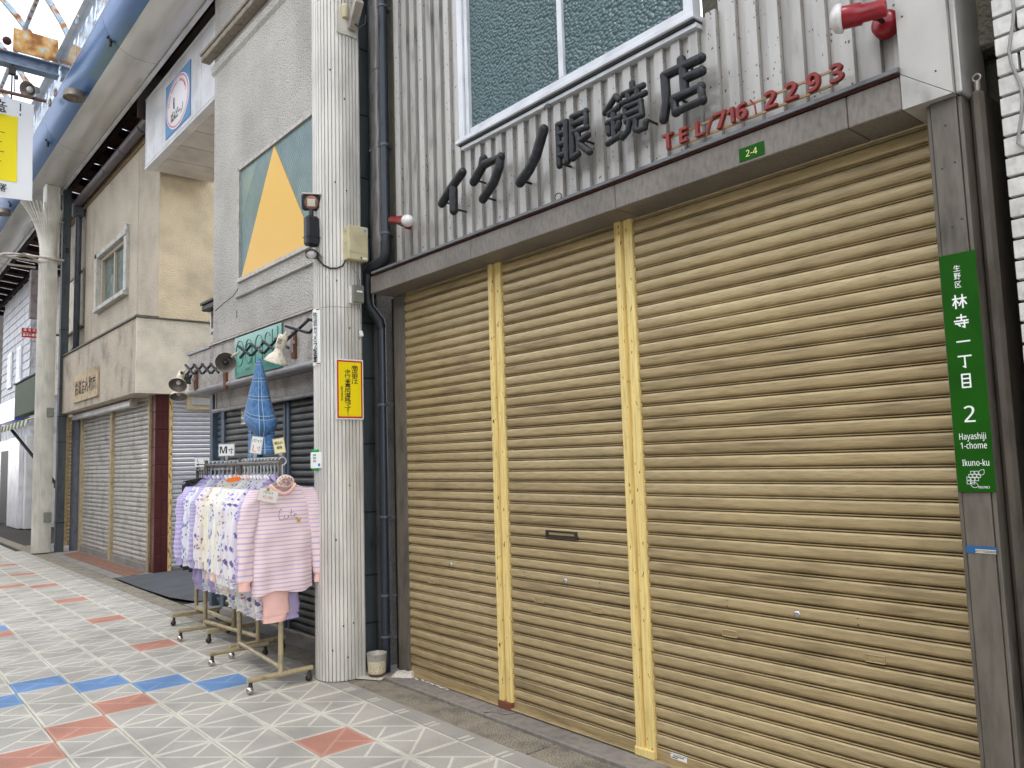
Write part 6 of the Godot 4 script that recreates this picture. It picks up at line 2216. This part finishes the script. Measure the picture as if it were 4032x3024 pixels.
func pajama_proto(sd: float, wide: float, front: bool) -> Node3D:
	var o := Node3D.new()
	var th := 0.05 if front else 0.03
	# hanger: loop over the rail and the shoulder bar
	var hk := MB.new()
	var hp := [Vector3(0, -0.12, 0), Vector3(0, -0.05, 0.0)]
	for i in 9:
		var a := deg_to_rad(-90 + 250.0 * i / 8)
		hp.append(Vector3(0, 0.006 + 0.026 * sin(a), 0.0 - 0.026 * cos(a) * 1.0))
	hk.tube(hp, 0.0055, 7)
	var h := pm(o, "hanger", hk, M.hook)
	var hb := MB.new()
	hb.tube([Vector3(0, -0.185, -0.17), Vector3(0, -0.135, -0.05), Vector3(0, -0.12, 0), Vector3(0, -0.135, 0.05), Vector3(0, -0.185, 0.17)], 0.007, 7)
	pm(h, "shoulder_bar", hb, M.hook)
	var g := []
	var R := 22
	var N := 44
	for i in R + 1:
		var v := float(i) / R
		var W := lerpf(0.19, wide, smoothstep(0.0, 0.6, v))
		var T := lerpf(0.016, th, smoothstep(0.0, 0.5, v))
		var ring := []
		for j in N:
			var a := TAU * j / N
			var c := cos(a)
			var s := sin(a)
			var z := signf(c) * pow(absf(c), 0.8) * W
			var yt := -0.145 - 0.30 * maxf(0.0, absf(z) - 0.075)
			if not front: yt += 0.085 * maxf(0.0, 1.0 - absf(z) / 0.12)
			if absf(z) < 0.085:
				var q := 1.0 - pow(z / 0.085, 2)
				yt -= (0.058 if s > 0 else 0.012) * q
			var y := lerpf(yt, -0.815 + 0.012 * sin(z * 22 + sd) + (0.012 if s < 0 else 0.0), v)
			var f := v * (0.008 * sin(z * 46 + sd * 2) + 0.006 * sin(z * 23 - v * 3 + sd)) + 0.004 * sin(y * 30 + z * 18 + sd)
			ring.append(Vector3(s * T + f, y, z + 0.004 * sin(y * 17 + sd)))
		g.append(ring)
	var bd := MB.new()
	bd.smooth(5)
	for i in R:
		for j in N:
			var j2 := (j + 1) % N
			var q := [g[i][j], g[i][j2], g[i + 1][j2], g[i + 1][j]]
			var uq := []
			for p in q: uq.append(Vector2(p.z * 3.0 + (0.5 if p.x > 0 else 0.0), -p.y * 3.2))
			bd.quad(q[0], q[1], q[2], q[3], uq[0], uq[1], uq[2], uq[3])
	var shirt := pm(o, "shirt", bd, M.paper)
	var col := MB.new()
	var cp := []
	for i in 25:
		var a := TAU * i / 24
		var z := 0.083 * cos(a)
		var q := 1.0 - pow(cos(a), 2)
		cp.append(Vector3(sin(a) * (0.024 if sin(a) > 0 else 0.018) + 0.002, -0.146 - (0.056 if sin(a) > 0 else 0.010) * q + (0.0 if front else 0.055), z * (1.0 if front else 0.62)))
	col.tube(cp, 0.012, 7, false)
	pm(shirt, "collar", col, M.paper)
	for s in [1.0, -1.0]:
		var sw := rng.randf_range(-0.012, 0.012)
		var sl := part(o, "sleeve", tube_cloth([Vector3(0, -0.168, s * 0.165), Vector3(0.004, -0.27, s * 0.215), Vector3(0.008 + sw, -0.45, s * 0.240), Vector3(0.01 + sw, -0.725, s * 0.252)], [0.045, 0.062, 0.055, 0.046], 0.5, sd + s, Vector2(1.0, 1.75), 16), M.paper)
		var cf := part(sl, "cuff", tube_cloth([Vector3(0.01 + sw, -0.72, s * 0.252), Vector3(0.01 + sw, -0.735, s * 0.252), Vector3(0.01 + sw, -0.785, s * 0.250)], [0.044, 0.038, 0.036], 0.5, sd, Vector2.ONE, 4), M.paper)
	var tr := part(o, "trousers", tube_cloth([Vector3(-0.012, -0.60, 0.05), Vector3(-0.004, -0.80, 0.05), Vector3(0.0, -0.945, 0.05), Vector3(0.0, -0.965, 0.05)], [0.085, 0.092, 0.085, 0.074], 0.3, sd * 1.7, Vector2.ONE, 10), M.paper)
	part(tr, "trouser_cuff", tube_cloth([Vector3(0, -0.958, 0.05), Vector3(0, -1.0, 0.049)], [0.077, 0.074], 0.3, sd, Vector2.ONE, 3), M.paper)
	return o

func dress(o: Node3D, shirt: Material, trim: Material, trouser: Material):
	for c in o.get_children():
		var n := String(c.name)
		if n.begins_with("shirt"):
			c.material_override = shirt
			for k in c.get_children():
				if String(k.name).begins_with("collar"): k.material_override = trim
		elif n.begins_with("sleeve"):
			c.material_override = shirt
			for k in c.get_children(): k.material_override = trim
		elif n.begins_with("trousers"):
			c.material_override = trouser
			for k in c.get_children(): k.material_override = trouser if trouser != M.peach else trim

func clothes():
	rack("nearest wheeled cream tube rack, at its front the pink striped pajamas", Vector3(-4.83, 0, -2.155), Vector3(-5.70, 0, -2.23), 1.415, false)
	rack("second wheeled cream tube rack, between the nearest rack and the asphalt patch", Vector3(-5.80, 0, -2.41), Vector3(-6.69, 0, -2.33), 1.41, false)
	rack("farthest cream rack of flat bars, carrying dark trousers", Vector3(-6.44, 0, -2.47), Vector3(-7.38, 0, -2.49), 1.37, true)
	M.peach = base(S(248, 200, 190), 0.9)
	var lilac := base(S(186, 172, 214), 0.9)
	var white := base(S(240, 236, 240), 0.9)
	var navy := base(S(36, 34, 52), 0.9)
	var fabs := []
	for k in 8: fabs.append(fabric(k, 100 + k))
	var protos := [pajama_proto(0.3, 0.205, true), pajama_proto(1.7, 0.19, false), pajama_proto(3.1, 0.2, false), pajama_proto(4.4, 0.185, false)]
	var kinds := [0, 5, 1, 2, 1, 4, 6, 7, 3, 4, 2, 3, 1, 7, 2, 3, 6, 1, 5, 7, 4, 5, 5]
	var names := {}
	names = {0: "pink and lilac striped", 5: "lilac striped", 1: "white purple-dotted", 2: "white grey-flecked", 4: "white blue-flowered", 6: "white brown-sprigged", 7: "pale faintly patterned", 3: "cream yellow-blotched"}
	var nth := ["frontmost", "second", "third", "fourth", "fifth", "sixth", "seventh", "eighth", "ninth", "tenth", "eleventh", "twelfth"]
	for i in kinds.size():
		var kd: int = kinds[i]
		var r2 := i >= 12
		var k := i - 12 if r2 else i
		var o: Node3D = protos[0 if i == 0 else 1 + i % 3].duplicate()
		o.name = nm(self, "pajamas")
		add_child(o)
		var x := -4.80 - 0.071 * k
		var t := k / 11.0
		var p := Vector3(x, 1.415, lerpf(-2.155, -2.22, t))
		if r2:
			p = Vector3(-5.86 - 0.076 * k, 1.41, lerpf(-2.40, -2.34, t))
			# the second rack stands a little nearer the wall; its clothes hang forward
			p.z += 0.0
		o.position = p
		if i > 0: o.rotation.y = rng.randf_range(-0.10, 0.10)
		o.set_meta("label", "%s pajamas, %s on the %s clothes rack" % [names[kd], nth[k], "second" if r2 else "nearest"])
		o.set_meta("category", "pajamas")
		o.set_meta("group", "pajamas hanging on the clothes racks")
		var trim: Material = {0: M.peach, 5: lilac, 3: M.peach, 6: white}.get(kd, fabs[kd] if i % 2 == 0 else white)
		dress(o, fabs[kd], trim, M.peach if i == 0 else (lilac if kd == 5 else fabs[kd]))
		if i == 1:
			var tr = o.get_node("trousers")
			tr.position.z = -0.11
			tr.position.y = -0.01
		if i == 0: front_details(o)
	for p in protos: p.free()
	# dark trousers on the farthest rack
	for i in 7:
		var tnode := thing("dark_trousers", "black trousers, %s from the far end of the farthest rack" % nth[i].replace("frontmost", "first"), "trousers", Vector3(-7.30 + 0.062 * i, 1.37, -2.487), "dark trousers on the farthest rack")
		var cm := part(tnode, "cloth", tube_cloth([Vector3(0, -0.10, 0), Vector3(0, -0.13, 0), Vector3(0, -0.5, 0), Vector3(0, -0.86 - 0.015 * (i % 3), 0.0)], [0.10, 0.145, 0.15, 0.155], 0.16, i * 1.3, Vector2.ONE, 12), navy if i % 3 != 1 else M.ink)
		var hk := MB.new()
		hk.tube([Vector3(0, -0.1, 0.15), Vector3(0, -0.075, 0), Vector3(0, -0.1, -0.15)], 0.006, 6)
		hk.tube([Vector3(0, -0.08, 0), Vector3(0, -0.03, 0), Vector3(0, -0.02, 0.022), Vector3(0, 0.01, 0.026), Vector3(0, 0.028, 0.0), Vector3(0, 0.015, -0.022)], 0.0035, 6)
		pm(tnode, "hanger", hk, M.ink)
	# bright things between the shoulders
	var sc := thing("orange_size_card", "orange printed card standing among the hangers of the nearest rack", "sign", Vector3(-5.52, 1.305, -2.13))
	var ob := MB.new()
	ob.box(Vector3.ZERO, Vector3(0.12, 0.03, 0.003), 0.0, Basis(Vector3.UP, 0.9) * Basis(Vector3.BACK, 0.12))
	pm(sc, "card", ob, M.orange)
	size_signs()

func front_details(o: Node3D):
	var z := 0.056
	# handwritten word on the chest, facing along +x
	var mb := MB.new()
	var paths := [
		[[0.0, 0.9], [-0.02, 1.02], [-0.06, 1.0], [-0.14, 0.75], [-0.17, 0.35], [-0.12, 0.05], [0.02, 0.0], [0.14, 0.12]],
		[[0.18, 0.45], [0.16, 0.2], [0.21, 0.05], [0.32, 0.07], [0.40, 0.4], [0.40, 0.15], [0.47, 0.06]],
		[[0.56, 0.95], [0.54, 0.3], [0.58, 0.08], [0.66, 0.12]], [[0.45, 0.62], [0.68, 0.66]],
		[[0.70, 0.3], [0.84, 0.36], [0.84, 0.52], [0.74, 0.52], [0.70, 0.25], [0.78, 0.08], [0.92, 0.16]]]
	var k := 0
	for p in paths:
		for i in p.size() - 1:
			var A := Vector2(p[i][0] * 0.115 - 0.04, p[i][1] * 0.068)
			var B := Vector2(p[i + 1][0] * 0.115 - 0.04, p[i + 1][1] * 0.068)
			stroke(mb, A, B, Vector3(z + 0.00005 * k, -0.365, -0.01), Vector3(0, 0, -1), Vector3.UP, 0.0028)
			k += 1
	var sh = o.get_node("shirt")
	pm(sh, "chest_print", mb, base(S(96, 62, 96), 0.8))
	var bear := MB.new()
	for q in [[0, 0, 0.012], [-0.012, 0.012, 0.006], [0.012, 0.012, 0.006]]:
		bear.lathe([Vector2(0, 0.001), Vector2(q[2], 0.0)], Transform3D(Basis(Vector3.BACK, -PI / 2), Vector3(z + 0.0005, -0.375 + q[1], -0.085 + q[0])), 12)
	pm(sh, "chest_emblem", bear, base(S(196, 164, 76), 0.7))
	var tg := thing("price_card", "white handwritten price card clipped to the pink striped pajamas", "price tag", Vector3(-4.745, 1.207, -2.035))
	var tb := Basis(Vector3.RIGHT, deg_to_rad(-14))
	var t1 := MB.new()
	t1.box(Vector3.ZERO, Vector3(0.002, 0.075, 0.125), 0.0, tb)
	pm(tg, "card", t1, M.paper)
	lettering(tg, "パジャマ", tb * Vector3(0.002, 0.018, 0.028), tb * Vector3(0, 0, -1), tb * Vector3.UP, Vector2(0.014, 0.014), 0.017, 0.0016, M.ink, false)
	var pr := text(tg, "lettering", "¥2,380", 0.016, tb * Vector3(0.002, -0.01, 0.0), base(S(216, 120, 140), 0.7))
	pr.basis = tb * Basis(Vector3.UP, PI / 2)
	var cl := MB.new()
	cl.box(tb * Vector3(0.003, 0.04, 0.01), Vector3(0.008, 0.018, 0.02), 0.002, tb)
	pm(tg, "clip", cl, base(S(176, 164, 60), 0.4))
	var ov := thing("oval_hanger_card", "oval spotted card reading New clothing at the neck of the pink pajamas", "tag", Vector3(-4.755, 1.292, -2.155))
	var o1 := MB.new()
	o1.lathe([Vector2(0, 0.002), Vector2(0.058, 0.002), Vector2(0.060, 0.0)], Transform3D(Basis.from_scale(Vector3(1, 0.68, 1)) * Basis(Vector3.BACK, -PI / 2), Vector3.ZERO), 28)
	pm(ov, "card", o1, base(S(236, 224, 206), 0.6))
	var cols := [S(190, 150, 190), S(214, 190, 140), S(222, 170, 176), S(170, 120, 140)]
	for c in 4:
		var ds := MB.new()
		for i in 7:
			var a := rng.randf() * TAU
			var rr := sqrt(rng.randf()) * 0.046
			ds.lathe([Vector2(0, 0.0032 + 0.0001 * i + 0.0007 * c), Vector2(0.006, 0.0031 + 0.0001 * i + 0.0007 * c)], Transform3D(Basis(Vector3.BACK, -PI / 2), Vector3(0, rr * sin(a) * 0.68, rr * cos(a))), 10)
		pm(ov, "dots", ds, base(cols[c], 0.6))
	for q in [["New", 0.012], ["clothing", -0.01]]:
		var tt := text(ov, "lettering", q[0], 0.014, Vector3(0.0066, q[1], 0), base(S(150, 90, 90), 0.6))
		tt.basis = Basis(Vector3.UP, PI / 2)

func size_signs():
	var turn := deg_to_rad(60)
	var defs := [
		["white size card reading M on the middle of the rack rail", Vector3(-5.98, 1.523, -2.235), Vector2(0.155, 0.093), 0.0, 1.41],
		["tilted white size card reading L in orange over the rail", Vector3(-5.31, 1.54, -2.195), Vector2(0.078, 0.122), -0.14, 1.415],
		["pale yellow price card standing near the front post of the rack", Vector3(-4.87, 1.522, -2.165), Vector2(0.072, 0.10), 0.16, 1.415],
		["small white size card with L and LL and arrows at the far rail", Vector3(-6.91, 1.44, -2.37), Vector2(0.125, 0.085), 0.0, 1.37]]
	for i in defs.size():
		var d = defs[i]
		var s := thing("size_card", d[0], "sign", d[1])
		s.rotation = Vector3(0, turn, d[3])
		var w: float = d[2].x * (1.0 if i != 0 else 0.75)
		var h: float = d[2].y
		var mb := MB.new()
		mb.box(Vector3.ZERO, Vector3(w, h, 0.003), 0.0)
		pm(s, "card", mb, base(S(238, 230, 178), 0.6) if i == 2 else M.white)
		var fr := MB.new()
		for q in [[-1, 0], [1, 0]]: fr.box(Vector3(q[0] * (w / 2 - 0.003), 0, 0.0018), Vector3(0.0016, h - 0.006, 0.0012))
		for q in [-1, 1]: fr.box(Vector3(0, q * (h / 2 - 0.003), 0.0019), Vector3(w - 0.006, 0.0016, 0.0012))
		pm(s, "border", fr, base(S(110, 104, 120), 0.6))
		var st := MB.new()
		st.box(Vector3(0, -h / 2 - 0.012, -0.002), Vector3(0.022, 0.03, 0.01), 0.003)
		st.tube([Vector3(0, -h / 2 - 0.01, 0), Vector3(0.0, d[4] - d[1].y + 0.012, 0)], 0.005, 8)
		pm(s, "clip_stem", st, M.alu)
		var z := 0.0028
		if i == 0:
			text(s, "lettering", "M", 0.052, Vector3(-0.022, 0.0, z), base(S(60, 44, 70), 0.6), true)
			lettering(s, "寸", Vector3(0.03, -0.006, z), Vector3.RIGHT, Vector3.UP, Vector2(0.034, 0.04), 0.04, 0.005, base(S(60, 44, 70), 0.6))
		elif i == 1:
			lettering(s, "パジャマ", Vector3(-0.024, 0.03, z), Vector3.RIGHT, Vector3.UP, Vector2(0.014, 0.022), 0.016, 0.002, M.ink, false)
			text(s, "lettering", "L", 0.046, Vector3(-0.014, -0.024, z), base(S(226, 120, 90), 0.6))
			lettering(s, "寸", Vector3(0.016, -0.024, z), Vector3.RIGHT, Vector3.UP, Vector2(0.026, 0.034), 0.03, 0.003, base(S(226, 120, 90), 0.6))
		elif i == 2:
			lettering(s, "税込み", Vector3(-0.018, 0.02, z), Vector3.RIGHT, Vector3.UP, Vector2(0.016, 0.02), 0.018, 0.002, M.ink, false)
			lettering(s, "価格", Vector3(-0.009, -0.012, z), Vector3.RIGHT, Vector3.UP, Vector2(0.016, 0.02), 0.018, 0.002, M.ink, false)
		else:
			text(s, "lettering", "L", 0.026, Vector3(-0.035, 0.016, z), M.ink)
			text(s, "lettering", "LL", 0.026, Vector3(0.028, 0.016, z), base(S(120, 124, 60), 0.6))
			var ar := MB.new()
			ar.box(Vector3(0, -0.02, z), Vector3(0.07, 0.006, 0.001))
			for q in [-1.0, 1.0]:
				ar.tri(Vector3(q * 0.028, -0.008, z + 0.0006), Vector3(q * 0.05, -0.02, z + 0.0006), Vector3(q * 0.028, -0.032, z + 0.0006))
			pm(s, "arrows", ar, M.ink)

# ---------------------------------------------------------------- everything
func _ready():
	rng.seed = 20
	var cam := Camera3D.new()
	cam.name = "camera"
	cam.position = Vector3(0, 1.4, 0)
	cam.rotation_degrees = Vector3(5.393, 49.292, -1.724)
	cam.fov = 52.53
	cam.near = 0.05
	cam.far = 400.0
	add_child(cam)
	cam.current = true
	var env := Environment.new()
	env.background_mode = Environment.BG_SKY
	var sky := Sky.new()
	var ps := ProceduralSkyMaterial.new()
	ps.sky_top_color = Color(0.90, 0.93, 0.98)
	ps.sky_horizon_color = Color(0.96, 0.955, 0.945)
	ps.ground_bottom_color = Color(0.35, 0.34, 0.33)
	ps.ground_horizon_color = Color(0.6, 0.6, 0.6)
	ps.sky_energy_multiplier = 1.25
	ps.sun_angle_max = 1.0
	sky.sky_material = ps
	env.sky = sky
	env.tonemap_mode = Environment.TONE_MAPPER_LINEAR
	env.tonemap_exposure = 2.2
	env.ambient_light_source = Environment.AMBIENT_SOURCE_DISABLED
	env.sdfgi_enabled = true
	env.ssao_enabled = true
	env.ssil_enabled = true
	var we := WorldEnvironment.new()
	we.name = "world_environment"
	we.environment = env
	add_child(we)
	var sun := DirectionalLight3D.new()
	sun.name = "sun"
	sun.light_energy = 0.3
	sun.light_angular_distance = 15.0
	sun.light_color = Color(1.0, 0.97, 0.93)
	sun.shadow_enabled = true
	sun.rotation_degrees = Vector3(-62, 25, 0)
	add_child(sun)
	looks()
	ground()
	gold_shop()
	right_neighbour()
	near_column()
	gap_services()
	stucco_shop()
	beige_shop()
	far_shops()
	arcade()
	far_column()
	opposite_side()
	clip_lamps()
	hanging_cloth()
	clothes()
	banner()
